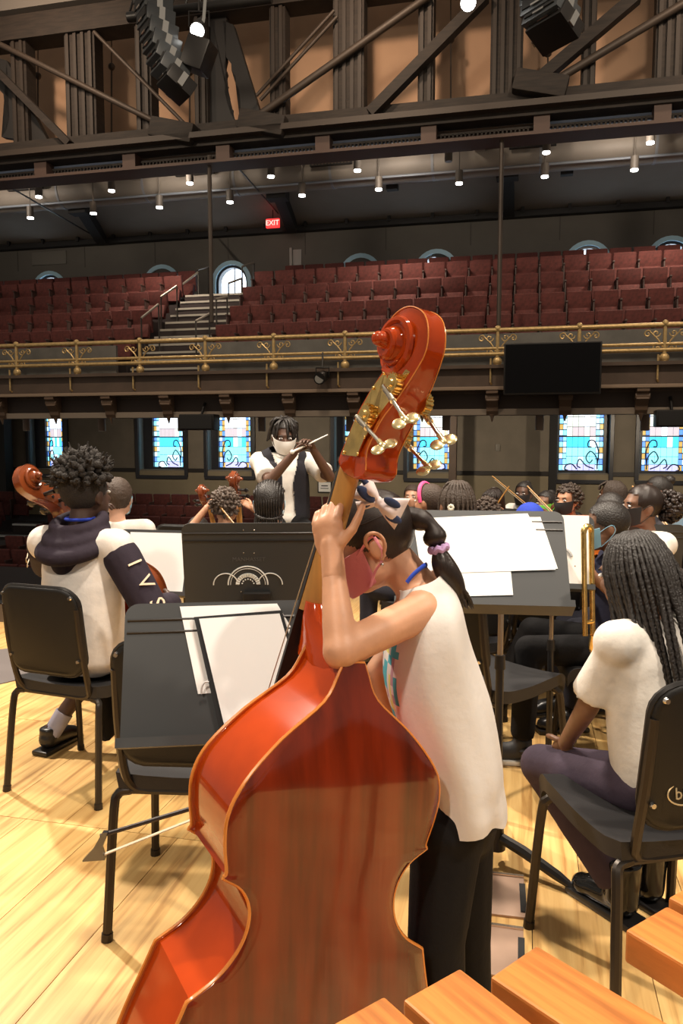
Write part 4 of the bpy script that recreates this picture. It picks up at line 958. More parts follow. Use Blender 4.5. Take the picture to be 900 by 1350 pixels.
    for sg in (-1, 1):
        bm = bmesh.new(); vc = (1.476, .026 + dz)
        cone(bm, T(sg * .014, vc[0], vc[1]), T(sg * .034, vc[0], vc[1] - .002), .047 * S, .038 * S, 24); cone(bm, T(sg * .030, vc[0] - .002, vc[1]), T(sg * .048, vc[0] - .002, vc[1]), .031 * S, .024 * S, 20)
        cone(bm, T(sg * .046, vc[0], vc[1] + .003), T(sg * .060, vc[0], vc[1] + .003), .016 * S, .013 * S, 16); ell(bm, T(sg * .060, vc[0], vc[1] + .003), .013 * S, None, 12, 8)
        sp_ = []
        for k in range(40):
            t = k / 39; ang = -1.0 - t * 2 * math.pi * 1.6; rad = .052 * (1 - t) + .014 * t; sp_.append(T(sg * (.020 + .030 * t), vc[0] + rad * math.sin(ang), vc[1] + rad * math.cos(ang)))
        tube(bm, sp_, [.009 * S * (1 - .4 * k / 39) for k in range(40)], 8); obj('volute', bm, m_rib, pg)
        bm = bmesh.new(); tube(bm, [T(sg * hwy(y) * .99, y, z + dz) for y, z in pl[6:44]], .0012 * S, 5); obj('scroll_edge', bm, EDGE if kind == 'bass' else m_rib, pg)  # on the bass, a lighter line paints the chamfer highlight
    if machine:
        for sg in (-1, 1):
            bm = bmesh.new(); q = [(1.272, .133), (1.272, .078), (1.305, .062), (1.345, .030), (1.395, -.010), (1.424, -.030), (1.434, .0), (1.428, .048), (1.40, .073), (1.337, .104)]
            prism(bm, q, lambda y, z, t: T(sg * (hwy(y) + t), y, z), .0, .003); pt = obj('machine_plate', bm, BRASS, e, False)
            for y, z in q:
                bm = bmesh.new(); yy, z2 = 1.35 + (y - 1.35) * .94, .04 + (z - .04) * .88; ell(bm, T(sg * (hwy(yy) + .0035), yy, z2), .0032, None, 8, 6); obj('plate_screw', bm, BRASS, pt)
            for j, (py, pz, r0, r1) in enumerate([(1.402, -.002, (1.398, .003 + .012), (1.344, -.058)), (1.347, .054, (1.343, .069 + .006), (1.297, -.018))]):
                dy = -.022 if sg > 0 else 0; x_ = hwy(py)
                bm = bmesh.new(); cone(bm, T(sg * x_, py + dy, pz), T(sg * (x_ + .016), py + dy, pz), .0175, .0165, 20); cone(bm, T(sg * (x_ + .015), py + dy, pz), T(sg * (x_ + .02), py + dy, pz), .009, .006, 14)
                for k in range(16): a0 = 6.2832 * k / 16; cone(bm, T(sg * (x_ + .002), py + dy + .0178 * math.sin(a0), pz + .0178 * math.cos(a0)), T(sg * (x_ + .015), py + dy + .0178 * math.sin(a0), pz + .0178 * math.cos(a0)), .0022, .0022, 5)
                gr = obj('gear_wheel', bm, BRASS, pt)
                A_ = T(sg * (x_ + .016), r0[0] + dy, r0[1] + .004); B_ = T(sg * (x_ + .016), r1[0] + dy, r1[1]); bm = bmesh.new(); cone(bm, A_, B_, .0036, .0036, 10)
                dd = (B_ - A_).normalized()
                for k in range(8): cone(bm, A_ + dd * (.012 + k * .0045), A_ + dd * (.0145 + k * .0045), .0062, .0062, 12)
                obj('worm_shaft', bm, mat('nickel', (.75, .70, .60), .25, 1), pt)
                bm = bmesh.new(); X = dd.cross(w).normalized() if abs(dd.dot(w)) < .9 else a; X = (w * .75 + dd.cross(w).normalized() * .65).normalized(); Mk = Matrix((X, dd, X.cross(dd))).transposed()
                for s2 in (-1, 1): ell(bm, B_ + X * s2 * .012 + dd * .008, (.0125, .013, .0035), Mk, 14, 8)
                ell(bm, B_ + dd * .004, (.008, .010, .005), Mk, 12, 8); cone(bm, B_ - dd * .012, B_ + dd * .004, .005, .005, 10); obj('tuning_key', bm, mat('key_cream_brass', (.82, .66, .34), .25, .9), pt)
    else:
        for k, (py, pz) in enumerate(((1.28, .085), (1.315, .07), (1.35, .05), (1.385, .02))):
            sg = -1 if k % 2 else 1; bm = bmesh.new(); cone(bm, T(-sg * .035, py, pz + dz), T(sg * .085, py, pz + dz), .007 * S, .011 * S, 10); M = Matrix((w, a, n)).transposed(); ell(bm, T(sg * .10, py, pz + dz), (.018 * S, .02 * S, .007 * S), M, 12, 8); ell(bm, T(sg * .12, py, pz + dz), .005 * S, None, 8, 6); obj('tuning_peg', bm, pegs_m, e)
    return e, T
BO, Bw, Ba, Bn = V((-.10242, 1.2975, .08848)), V((.84929, .5049, -.1542)), V((.15708, .03719, .98689)), V((-.50401, .86238, .04772))
bass, BT_ = instrument(BO, Bw, Ba, Bn, 1.0, 'bass', 'glossy red-brown double bass held upright by the girl in the pink mask', VARB, RIBM, G(300, 1440), True)
# bass bow
BOWW = mat('bow_dark', (.03, .018, .014), .3)
A_, B_ = P(132, 1102, 1.62), P(252, 1064, 1.66); dd = (B_ - A_); B2 = A_ + dd * 3.6; up_ = V((0, 0, 1))
e = empty('double_bass_bow', A_, 'double bass bow with a silver tip held behind the bass', 'bow')
bm = bmesh.new(); tube(bm, [A_, A_ + dd * 1.2 + V((0, 0, -.004)), B2], [.0048, .0055, .0065], 8); obj('stick', bm, BOWW, e)
C0, C1 = P(138, 1126, 1.62), P(252, 1081, 1.66); C2 = C0 + (C1 - C0) * 3.5
bm = bmesh.new(); M = frame_to(C2 - C0); box(bm, (C0 + C2) / 2, (.009, .0022, (C2 - C0).length), M); obj('bow_hair', bm, mat('horse_hair', (.72, .60, .42), .6), e, False)
bm = bmesh.new(); loft(bm, [[A_ + V((sx_ * .006, sy_ * .006, .006)) + dd * .06 for sx_, sy_ in ((-1, -1), (1, -1), (1, 1), (-1, 1))], [P(124 + 11 * (sx_ > 0), 1117, 1.62) + V((0, sy_ * .006, 0)) for sx_, sy_ in ((-1, -1), (1, -1), (1, 1), (-1, 1))], [P((110, 139)[sx_ > 0], (1132, 1130)[sx_ > 0], 1.62) + V((0, sy_ * .007, 0)) for sx_, sy_ in ((-1, -1), (1, -1), (1, 1), (-1, 1))], [P((110, 139)[sx_ > 0], (1134, 1132)[sx_ > 0], 1.62) + V((0, sy_ * .007, 0)) for sx_, sy_ in ((-1, -1), (1, -1), (1, 1), (-1, 1))]], True, True, True); obj('bow_tip', bm, mat('bow_tip_black', (.14, .14, .15), .15, .8), e, False)
bm = bmesh.new(); box(bm, (C2 + B2) / 2, (.03, .02, .05), M, .004); obj('frog', bm, EBON, e)
# ================================================================ MARIMBA
ROSE = mat('rosewood_bar', (.47, .16, .034), .42, var=.30, vscale=3.0, stretch=(30, 2.2, 8), bump=.05, bscale=30)
mz = .86
def bar(corner_l, corner_r, L, zt, e, tk=.034):
    a, b = G(*corner_l, zt), G(*corner_r, zt); wv = b - a; d = V((wv.y, -wv.x, 0)).normalized() 
    c = (a + b) / 2 + d * L / 2; rz = math.atan2(d.y, d.x) - math.pi / 2
    bm = bmesh.new(); box(bm, (0, 0, 0), (wv.length, L, tk), None, .003)
    me_ = bpy.data.meshes.new('bar'); bm.to_mesh(me_); bm.free(); me_.materials.append(ROSE)
    o = bpy.data.objects.new('bar', me_); COL.objects.link(o); o.parent = e; o.matrix_parent_inverse = e.matrix_basis.inverted(); o.location = c - V((0, 0, tk / 2)); o.rotation_euler = (0, 0, rz); return a, b, d, wv
MR = empty('marimba', (.62, .45, 0), 'marimba with warm rosewood bars beside the double bass', 'marimba')
a1, b1, d1, w1 = bar((531, 1318), (606, 1276), .36, mz, MR)
a2, b2, d2, w2 = bar((646, 1288), (707, 1246), .35, mz, MR)
a3, b3, d3, w3 = bar((824, 1226), (879, 1194), .30, mz + .03, MR)
stp = (a2 - a1); wn = w2.normalized()
def bar_world(a, wv, d, L, zt, tk=.026):
    c = a + wv / 2 + d * L / 2; bm = bmesh.new(); box(bm, (0, 0, 0), (wv.length, L, tk), None, .003); me_ = bpy.data.meshes.new('bar'); bm.to_mesh(me_); bm.free(); me_.materials.append(ROSE)
    o = bpy.data.objects.new('bar', me_); COL.objects.link(o); o.parent = MR; o.matrix_parent_inverse = MR.matrix_basis.inverted(); o.location = V((c.x, c.y, zt - tk / 2)); o.rotation_euler = (0, 0, math.atan2(d.y, d.x) - math.pi / 2)
gap = (a2 - a1).dot(wn)
for k in (-1,): bar_world(a1 + wn * gap * k + d1 * .02 * k, w1 * (1 - .02 * k), d1, .36 - .01 * k, mz)
bar_world(a3 + wn * gap + d3 * .0, w3, d3, .29, mz + .03)
for k, off in ((0, .06), (1, .28)):
    bm = bmesh.new(); p0 = a1 + d1 * off - wn * .25 + V((0, 0, -.045)); p0 = p0 + wn * .12; p1 = p0 + wn * .24; box(bm, (p0 + p1) / 2, (.02, (p1 - p0).length, .035), Matrix.Rotation(math.atan2(wn.y, wn.x) - math.pi / 2, 3, 'Z'), .003); obj('frame_rail', bm, BLKSAT, MR)
for k in range(-1, 2):
    for off in (.22,):
        bm = bmesh.new(); c = a1 + wn * (gap * (k + .93)) + d1 * off; cone(bm, c + V((0, 0, -.04)), c + V((0, 0, .012)), .003, .003, 8); ell(bm, c + V((0, 0, .014)), .005, None, 8, 6); obj('cord_post', bm, CHROME, MR)
for k in range(-1, 2):
    bm = bmesh.new(); c = a1 + wn * (gap * k) + w1 / 2 + d1 * .17; cone(bm, c + V((0, 0, -.34)), c + V((0, 0, -.06)), .022, .022, 14); obj('resonator_tube', bm, BRASS, MR)
for p in (a1 - wn * .22 + d1 * .06, a1 + wn * .72 + d1 * .06, a1 - wn * .22 + d1 * .28, a1 + wn * .72 + d1 * .28):
    bm = bmesh.new(); cone(bm, V((p.x, p.y, 0)), V((p.x, p.y, mz - .05)), .014, .014, 10); obj('leg', bm, BLK, MR)
# ================================================================ FLOOR FITTINGS
FB = mat('floor_box_steel', (.46, .31, .23), .45, .25, var=.1, vscale=6)
for pts, lab in ((((636, 1154), (692, 1160), (690, 1212), (632, 1206)), 'steel floor box lid beside the leg of the braided girl\'s chair'), (((632, 1222), (690, 1230), (688, 1292), (628, 1286)), 'steel floor box lid nearer the rosewood marimba bars')):
    A = [G(*p_) for p_ in pts]; e = empty('floor_box', (A[0] + A[2]) / 2, lab, 'floor box')
    X = (A[1] - A[0]).normalized(); Y = V((-X.y, X.x, 0)); c = (A[0] + A[1] + A[2] + A[3]) / 4; wx = (A[1] - A[0]).length * 1.25; wy = abs((A[3] - A[0]).dot(Y)); c = c - X * wx * .1
    M = Matrix((X, Y, V((0, 0, 1)))).transposed()
    bm = bmesh.new(); box(bm, c + V((0, 0, .004)), (wx, wy, .008), M, .002); obj('lid', bm, FB, e)
    bm = bmesh.new(); box(bm, c + V((0, 0, .011)) + Y * wy * .5, (wx, .01, .006), M); obj('lid_rim', bm, mat('rim_bright', (.75, .62, .48), .25, .9), e, False)
    bm = bmesh.new(); box(bm, c + V((0, 0, .0095)) + X * wx * .46 - Y * wy * .05, (.018, wy * .7, .004), M); obj('cable_slot', bm, DARK, e, False)
A = [G(-40, 862), G(26, 854), G(40, 893), G(-40, 912)]
bm = bmesh.new(); prism(bm, [(p.x, p.y) for p in A], lambda a, b, t: V((a, b, t)), .001, .006); tag(obj('floor_mat', bm, mat('grey_rubber', (.13, .11, .105), .8), None, False), 'dark grey rubber mat on the boards beside the hoodie boy', 'mat')
# ================================================================ PEOPLE
SKIN = {k: mat('skin_' + k, c, .5, var=.06, vscale=30, bump=.04, bscale=200) for k, c in dict(deep=(.105, .050, .030), brown=(.20, .098, .056), tan=(.46, .225, .125), light=(.60, .34, .23), dark=(.065, .032, .021)).items()}
HAIRB = mat('hair_black', (.016, .012, .010), .45, bump=.4, bscale=160)
HAIRS = mat('hair_silky_black', (.020, .012, .009), .28, var=.3, vscale=30, stretch=(20, 20, 2), bump=.25, bscale=90)
HAIRD = mat('hair_dark_brown', (.045, .028, .018), .6, bump=.5, bscale=120)
HAIRM = mat('hair_brown', (.052, .032, .021), .65, bump=.5, bscale=140)
def ellx(bm, M, c, r, u=16, v=12):
    if not hasattr(r, '__len__'): r = (r, r, r)
    return stamp(bm, ('s', u, v), M @ Matrix.Translation(V(c)) @ Matrix.Diagonal((*r, 1)))
def head_prims(bm, M, neck=True):
    """head in its own frame: x right, y forward, z up; about 0.22 high"""
    s = M.to_scale().x
    ellx(bm, M, (0, -.010, .025), (.076, .094, .088)); ellx(bm, M, (0, .028, -.030), (.062, .064, .078)); ellx(bm, M, (0, .052, -.083), (.032, .034, .026))
    for sg in (-1, 1):
        ellx(bm, M, (sg * .040, .030, -.055), (.026, .045, .04)); ellx(bm, M, (sg * .077, -.006, -.012), (.011, .020, .031)); ellx(bm, M, (sg * .030, .078, -.022), (.022, .018, .02))
    cap(bm, M @ V((0, .086, .006)), M @ V((0, .103, -.026)), .009 * s, .014 * s); ellx(bm, M, (0, .088, -.055), (.024, .014, .012))
    ellx(bm, M, (0, .078, .026), (.05, .016, .012))
def eyes(M, par, local=True):
    for sg in (-1, 1):
        bm = bmesh.new(); ellx(bm, M, (sg * .031, .0865, .006), (.0135, .008, .007), 10, 8); o = obj('eye', bm, mat('eye_white', (.75, .72, .68), .25), par, True, local)
        bm = bmesh.new(); ellx(bm, M, (sg * .031, .0915, .006), (.006, .004, .006), 8, 6); obj('iris', bm, mat('iris_dark', (.02, .012, .01), .15), o, True, local)
        bm = bmesh.new(); tube(bm, [M @ V((sg * (.016 + .009 * k), .0925 - .002 * k * k * .5, .023 + .003 * math.sin(k))) for k in range(4)], .0032 * M.to_scale().x, 6); obj('eyebrow', bm, HAIRB, par, True, local)
def mask_mesh(M, puff=1.0, wrap=1.42):
    bm = bmesh.new(); na, nz = 17, 8; g = []
    for j in range(nz):
        v = j / (nz - 1); z = -.008 - .096 * v; row = []
        for i in range(na):
            u = -1 + 2 * i / (na - 1); az = u * wrap
            bul = (1 - u * u) * math.sin(math.pi * min(1, .15 + v * .85)) * .016 * puff
            rx = .078 - .018 * v; ry = .080 - .010 * v
            zz = z + (.014 * u * u if j == 0 else 0) + (.022 * u * u * v)
            row.append(bm.verts.new(M @ V((rx * math.sin(az), .030 + (ry + bul) * math.cos(az) + .008 * math.cos(az) * (1 - v), zz))))
        g.append(row)
    for j in range(nz - 1):
        for i in range(na - 1): bm.faces.new((g[j][i], g[j][i + 1], g[j + 1][i + 1], g[j + 1][i]))
    bmesh.ops.recalc_face_normals(bm, faces=bm.faces[:])
    bmesh.ops.solidify(bm, geom=bm.faces[:], thickness=.0025); return bm
def mask_on(M, par, m_, local=True, strap=.0018, strap_m=None):
    o = obj('face_mask', mask_mesh(M), m_, par, True, local, 60)
    s = M.to_scale().x
    for sg in (-1, 1):
        bm = bmesh.new(); tube(bm, curve([M @ V(p) for p in ((sg * .068, .046, -.018), (sg * .080, .016, .004), (sg * .0835, -.012, .012), (sg * .0835, -.022, -.012), (sg * .078, .0, -.045), (sg * .058, .040, -.085))], 4), strap * s, 6); obj('ear_loop', bm, strap_m or m_, o, True, local)
    return o
def skullcap(bm, M, grow=1.07, lo=-.05, front=.045, u=52, v=40, jit=0, top=0):
    q = ellx(bm, M, (0, -.012, .027), (.077 * grow, .095 * grow, .089 * grow), u, v); Mi = M.inverted(); kill = []
    for x in q:
        p = Mi @ x.co
        if p.y > front and p.z < .062 + (p.y - front) * .4: kill.append(x)
        elif p.z < lo + max(0, p.y + .03) * .9: kill.append(x)
        elif jit: x.co += (x.co - M @ V((0, 0, .02))).normalized() * random.uniform(-jit, jit)
        if top and p.z > .05: x.co += (M.to_3x3() @ V((0, 0, 1))).normalized() * top * M.to_scale().x
    bmesh.ops.delete(bm, geom=kill, context='VERTS')
def braid(bm, pts, r, n=4, seg=6):
    c = curve(pts, n); L = 0; fine = []
    for a, b in zip(c, c[1:]):
        k = max(1, int((b - a).length / (r * 1.1)))
        for j in range(k): fine.append(a.lerp(b, j / k))
    fine.append(c[-1]); tube(bm, fine, [r * (1.12 if i % 2 else .82) * (1 - .25 * i / len(fine)) for i in range(len(fine))], seg)
def hair(kind, M, par, m_=None, local=True):
    s = M.to_scale().x; bm = bmesh.new(); T = lambda *p: M @ V(p)
    if kind == 'short': skullcap(bm, M, 1.10, -.062, .05, jit=.0025); m_ = m_ or HAIRB
    elif kind == 'buzz': skullcap(bm, M, 1.055, -.05, .055); m_ = m_ or HAIRB
    elif kind in ('afro', 'curly', 'tight'):
        skullcap(bm, M, 1.06, -.06, .05)
        n, R, c, rr_ = {'afro': (620, (.102, .106, .100), (0, -.014, .062), (.011, .022)), 'curly': (340, (.088, .102, .098), (0, -.016, .022), (.011, .018)), 'tight': (260, (.083, .100, .094), (0, -.014, .028), (.008, .013))}[kind]
        for k in range(n):
            d = V((random.gauss(0, 1), random.gauss(0, 1), random.gauss(.25, 1))).normalized()
            if d.z < (-.15 if kind == 'afro' else -.75) or (d.y > .45 and d.z < .40): continue
            p = V(c) + V((d.x * R[0], d.y * R[1], d.z * R[2])) * random.uniform(.88, 1.08)
            rr = random.uniform(*rr_); ax = frame_to(d + V((random.uniform(-.5, .5), random.uniform(-.5, .5), random.uniform(-.5, .5))))
            stamp(bm, ('i',), M @ Matrix.Translation(p) @ ax.to_4x4() @ Matrix.Diagonal((rr * .8, rr * .8, rr * 1.35, 1)))
            if kind == 'afro' and k % 5 == 0:
                e1 = p + d * rr * 2.0 + V((random.uniform(-.012, .012), random.uniform(-.012, .012), random.uniform(-.006, .012))); cone(bm, M @ p, M @ e1, .007 * s, .0025 * s, 5)
        m_ = m_ or mat('hair_coily_black', (.020, .015, .012), .85, bump=.8, bscale=220)
    elif kind == 'cornrows':
        skullcap(bm, M, 1.05, -.07, .06)
        for k in range(12):
            x = -.074 + .148 * k / 11; h_ = math.sqrt(max(0, 1 - (x / .0815) ** 2))
            braid(bm, [T(x, .070 * h_, .03 + .06 * h_), T(x, .02, .027 + .092 * h_), T(x, -.055, .027 + .078 * h_), T(x * .95, -.012 - .096 * h_, .02), T(x * .9, -.010 - .085 * h_, -.05), T(x * 1.0, -.045 - .03 * h_, -.115), T(x * 1.05, -.05 - .03 * h_, -.20)], .0078 * s)
        braid(bm, [T(-.075, -.03, -.055), T(-.03, -.105, -.07), T(.03, -.105, -.075), T(.075, -.03, -.06)], .007 * s); m_ = m_ or HAIRB
    elif kind == 'bob':
        skullcap(bm, M, 1.10, -.06, .04)
        for k in range(36):
            a = math.radians(-60 - 240 * k / 35); x, y = .083 * math.cos(a), -.01 + .097 * math.sin(a)
            if y > .055: continue
            tube(bm, curve([T(x * .55, y * .55, .112), T(x * 1.02, y * 1.02, .055), T(x * 1.10, y * 1.06, -.03), T(x * 1.10, y * 1.08, -.11 - .01 * random.random())], 4), [.011 * s] * 12 + [.005 * s], 6)
        for k in range(9): x = -.06 + .12 * k / 8; tube(bm, curve([T(x * .5, .03, .115), T(x, .085, .085), T(x * 1.05, .098, .048)], 4), .008 * s, 6)
        m_ = m_ or HAIRS
    elif kind in ('puff', 'ponytail', 'bun'):
        skullcap(bm, M, 1.05, -.065, .055); m_ = m_ or HAIRS
        if kind == 'puff':
            for k in range(230):
                d = V((random.gauss(0, 1), random.gauss(0, 1), random.gauss(0, 1))).normalized()
                stamp(bm, ('i',), M @ Matrix.Translation(V((0, -.155, .0)) + V((d.x * .07, d.y * .065, d.z * .075)) * random.uniform(.8, 1.08)) @ Matrix.Scale(random.uniform(.012, .02), 4))
        elif kind == 'bun':
            ellx(bm, M, (0, -.085, .085), (.042, .042, .038))
        else: tube(bm, curve([T(0, -.09, .05), T(0, -.14, .04), T(0, -.155, -.05), T(0, -.145, -.16)], 5), [s * .022 * (1.1 - .9 * abs(k / 15 - .45)) for k in range(16)], 10)
    elif kind == 'radial':      # short braids drawn back over the head
        skullcap(bm, M, 1.06, -.07, .06); m_ = m_ or HAIRD
        for k in range(22):
            a = math.radians(200 + 320 * k / 21); x, y = math.cos(a), math.sin(a)
            braid(bm, [T(.012 * x, -.02 + .012 * y, .124), T(.052 * x, -.012 + .062 * y, .105), T(.082 * x, -.012 + .100 * y, .035), T(.086 * x, -.02 + .103 * y, -.05)][: (3 if y > .45 else 4)], .0085 * s)
    elif kind == 'locs':
        skullcap(bm, M, 1.08, -.05, .05); m_ = m_ or HAIRB
        for k in range(46):
            a = random.uniform(0, 6.283); x, y = math.cos(a), math.sin(a)
            z1 = random.uniform(.02, .10)
            tube(bm, curve([T(.02 * x, .02 * y, .125), T(.062 * x, -.01 + .075 * y, .128 - random.uniform(0, .02)), T(.092 * x, -.015 + .108 * y, z1), T(.086 * x, -.03 + .095 * y, z1 - .03)], 4), .0085 * s, 6)
        for k in range(5):
            sg = -1 if k % 2 else 1; y = -.04 - .012 * k; tube(bm, curve([T(sg * .07, y, .09), T(sg * .095, y, .03), T(sg * (.094 + .004 * k), y - .01, -.025 - .006 * k)], 4), .006 * s, 6)
    elif kind == 'long_braids':
        skullcap(bm, M, 1.06, -.07, .055); m_ = m_ or HAIRB
        for k in range(32):
            a = math.radians(150 + 240 * ((k * 13) % 32) / 31); x, y = math.cos(a), math.sin(a); L = random.uniform(.32, .54); w_ = random.uniform(-.035, .03); g_ = random.uniform(-.012, .012)
            if k % 9 == 4: L += .14
            braid(bm, [T(.016 * x, -.02 + .016 * y, .124), T(.056 * x, -.014 + .066 * y, .104), T(.088 * x + g_ * .5, -.014 + .106 * y, .03), T(.096 * x + g_, -.026 + .112 * y, -.07), T((.098 + w_) * x + g_ * 2, -.045 + .112 * y, -.07 - L * .4), T((.095 + w_ * 2) * x, -.06 + .105 * y, -.07 - L)], .0088 * s, 5, 6)
    o = obj('hair', bm, m_, par, True, local, 70); return o
def finger_hand(bm, wrist, d, n, s, k, curl=.6, thumb=.5, spread=1):
    """palm and five fingers; d: pointing, n: the side the fingers close to, s: thumb side"""
    d, n = V(d).normalized(), V(n).normalized(); n = (n - d * n.dot(d)).normalized(); s_ = V(s); s_ = (s_ - d * s_.dot(d) - n * s_.dot(n)).normalized(); w = V(wrist)
    M = Matrix((s_, d, n)).transposed()
    ell(bm, w + d * .040 * k, (.036 * k, .050 * k, .0155 * k), M); ell(bm, w + d * .062 * k, (.038 * k, .026 * k, .014 * k), M)
    for i, (L, off) in enumerate(((.064, .028), (.072, .0095), (.067, -.0095), (.052, -.027))):
        p = w + (d * (.082 - .004 * abs(i - 1.2)) + s_ * off * spread) * k; a = .15
        for j, fr in enumerate((.46, .30, .24)):
            a += curl * (1.0 if j else .75); q = p + (d * math.cos(a) + n * math.sin(a)) * L * fr * k; cap(bm, p, q, (.0088 - .0011 * j) * k, (.0080 - .0012 * j) * k, 8); p = q
    p = w + (d * .026 + s_ * .026) * k; dirs = (s_ * .75 + d * .62 + n * .15, s_ * (.75 - thumb) + d * .8 + n * thumb, s_ * (.55 - thumb) + d * .8 + n * (thumb + .15))
    for j, L in enumerate((.036, .028, .022)):
        q = p + dirs[j].normalized() * L * k; cap(bm, p, q, (.0115 - .0014 * j) * k, (.0105 - .0016 * j) * k, 8); p = q
def elbow(sh, hd, l1, l2, hint):
    v = hd - sh; D = min(v.length, (l1 + l2) * .985); u = v.normalized(); a = (l1 * l1 - l2 * l2 + D * D) / (2 * D); h_ = math.sqrt(max(0, l1 * l1 - a * a))
    hv = V(hint); hv = (hv - u * hv.dot(u)).normalized(); return sh + u * a + hv * h_, sh + u * D
SHOEB = mat('shoe_black', (.014, .013, .013), .3); SOLE = mat('sole_white', (.7, .68, .63), .6)
def person(label, loc, face, ht, skin, shirt, pants, hair_k, mask_m=None, hair_m=None, yaw=0, pitch=0, roll=0, hands=None, sleeve='short', vox=.011, seat=.50, hs=1.0, group=None, hood=None, lean=0.0, legs=None, shoes=SHOEB, wide=1.0, hand_dirs=None, boot=0, shorts=False):
    f = V((face[0], face[1], 0)).normalized(); rz = math.atan2(-f.x, f.y)
    R = Matrix.Translation(V((loc[0], loc[1], 0))) @ Matrix.Rotation(rz, 4, 'Z')
    e = empty('person', None, label, 'person', group, mtx=R)
    k = (ht - seat) / .56; kw = max(.86, min(1.15, k)) * wide
    Z = lambda z: seat + (z - .50) * k
    ly = lambda z: lean * max(0, (Z(z) - seat))
    hc = V((0, .03 + ly(1.06), ht)); HM = Matrix.Translation(hc) @ Matrix.Rotation(math.radians(yaw), 4, 'Z') @ Matrix.Rotation(math.radians(-pitch), 4, 'X') @ Matrix.Rotation(math.radians(roll), 4, 'Y') @ Matrix.Scale(max(.84, min(1.06, .93 * k ** .35)) * hs, 4)
    hs_ = HM.to_scale().x
    bm = bmesh.new(); head_prims(bm, HM)
    nb = V((0, -.005 + ly(.93), Z(.93))); cap(bm, nb - V((0, 0, .03)), HM @ V((0, -.025, -.06)), .048 * kw, .044 * hs_)
    sh = [V((sg * .142 * kw, -.01 + ly(.9), Z(.892))) for sg in (-1, 1)]
    def torso(bm, g, low=True):
        M1 = Matrix()
        ellx(bm, M1, (0, ly(.80), Z(.80)), (.135 * kw + g, .088 * kw + g, .135 * k + g)); ellx(bm, M1, (0, .005 + ly(.63), Z(.63)), (.122 * kw + g, .088 * kw + g, .14 * k + g)); ellx(bm, M1, (0, .01, seat + .02), (.135 * kw + g, .105 * kw + g, .085 + g))
        for q in sh: cap(bm, nb + V((0, 0, -.045 * k)), q, .050 * kw + g, .050 * kw + g)
    torso(bm, 0)
    hands = hands or [V((-.10, .27, seat + .15)), V((.10, .27, seat + .15))]
    AR = []
    for i, sg in enumerate((-1, 1)):
        el, hd = elbow(sh[i], V(hands[i]), .235 * kw, .215 * kw, V((sg * .7, -.35, -.9))); AR.append((sh[i], el, hd))
        cap(bm, sh[i], el, .040 * kw, .033 * kw); cap(bm, el, hd, .033 * kw, .023 * kw)
    hips = [V((sg * .072, .03, seat - .01)) for sg in (-1, 1)]; LG = legs or [(V((-.10, .40, seat - .015)), V((-.11, .40, .085))), (V((.10, .40, seat - .015)), V((.11, .36, .085)))]
    for hp, (kn, an) in zip(hips, LG): cap(bm, hp, kn, .066, .050); cap(bm, kn, an, .048, .032); cap(bm, an, V((an.x, an.y + .10, .035)), .030, .026)
    me = remesh(bm, vox, 4)
    hb = bmesh.new()
    for i, sg in enumerate((-1, 1)):
        sh_, el, hd = AR[i]; d = (hd - el).normalized(); n = V((-sg * .6, .5, -.4)); t = V((-sg, .2, .5))
        if hand_dirs and hand_dirs[i]: n, t = V(hand_dirs[i][0]), V(hand_dirs[i][1])
        finger_hand(hb, hd - d * .01, d, n, t, .84 * kw, .55, .3)
    b = join_me(me, hb); obj('body', b, SKIN[skin], e, True, True, 80)
    eyes(HM, e)
    # shirt
    bm = bmesh.new(); torso(bm, .014)
    z0_, z1_ = seat + .0, Z(.86)
    cols_ = [(.0, 1.0), (.25, 1.02), (.5, 1.0), (.75, .98), (.92, .92), (1.0, .80)]
    loft(bm, [[V(((.130 * kw + .018) * w_ * math.cos(t), .004 + ly(.5 + ((z0_ + (z1_ - z0_) * u_) - seat) / k) + (.100 * kw + .016) * w_ * math.sin(t), z0_ + (z1_ - z0_) * u_)) for t in [6.2832 * q / 24 for q in range(24)]] for u_, w_ in cols_], True, True, True)
    for sh_, el, hd in AR:
        if sleeve == 'none': cap(bm, sh_, sh_.lerp(el, .12), .058 * kw, .056 * kw)
        elif sleeve == 'short': cap(bm, sh_, sh_.lerp(el, .35), .046 * kw, .050 * kw); cone(bm, sh_.lerp(el, .2), sh_.lerp(el, .80), .049 * kw, .064 * kw, 16)
        else: cap(bm, sh_, el, .056 * kw, .048 * kw); cap(bm, el, el.lerp(hd, .6), .047 * kw, .040 * kw); cone(bm, el.lerp(hd, .6), el.lerp(hd, .93), .040 * kw, .036 * kw, 14)
    cone(bm, nb - V((0, 0, .05)), nb + V((0, .0, .012)), .075 * kw, .060 * kw, 18)
    so = obj_me('shirt', remesh(bm, vox, 9), shirt, e, True, True, 80)
    if sleeve == 'two_tone': pass
    bm = bmesh.new(); ellx(bm, Matrix(), (0, .0, seat - .0), (.142, .12, .085))
    for hp, (kn, an) in zip(hips, LG):
        cap(bm, hp, kn, .078, .062)
        if not shorts: cap(bm, kn, kn.lerp(an, .5), .060, .054); cone(bm, kn.lerp(an, .4), kn.lerp(an, .92), .056, .052, 16)
    obj_me('trousers', remesh(bm, vox * 1.1, 3), pants, e, True, True, 80)
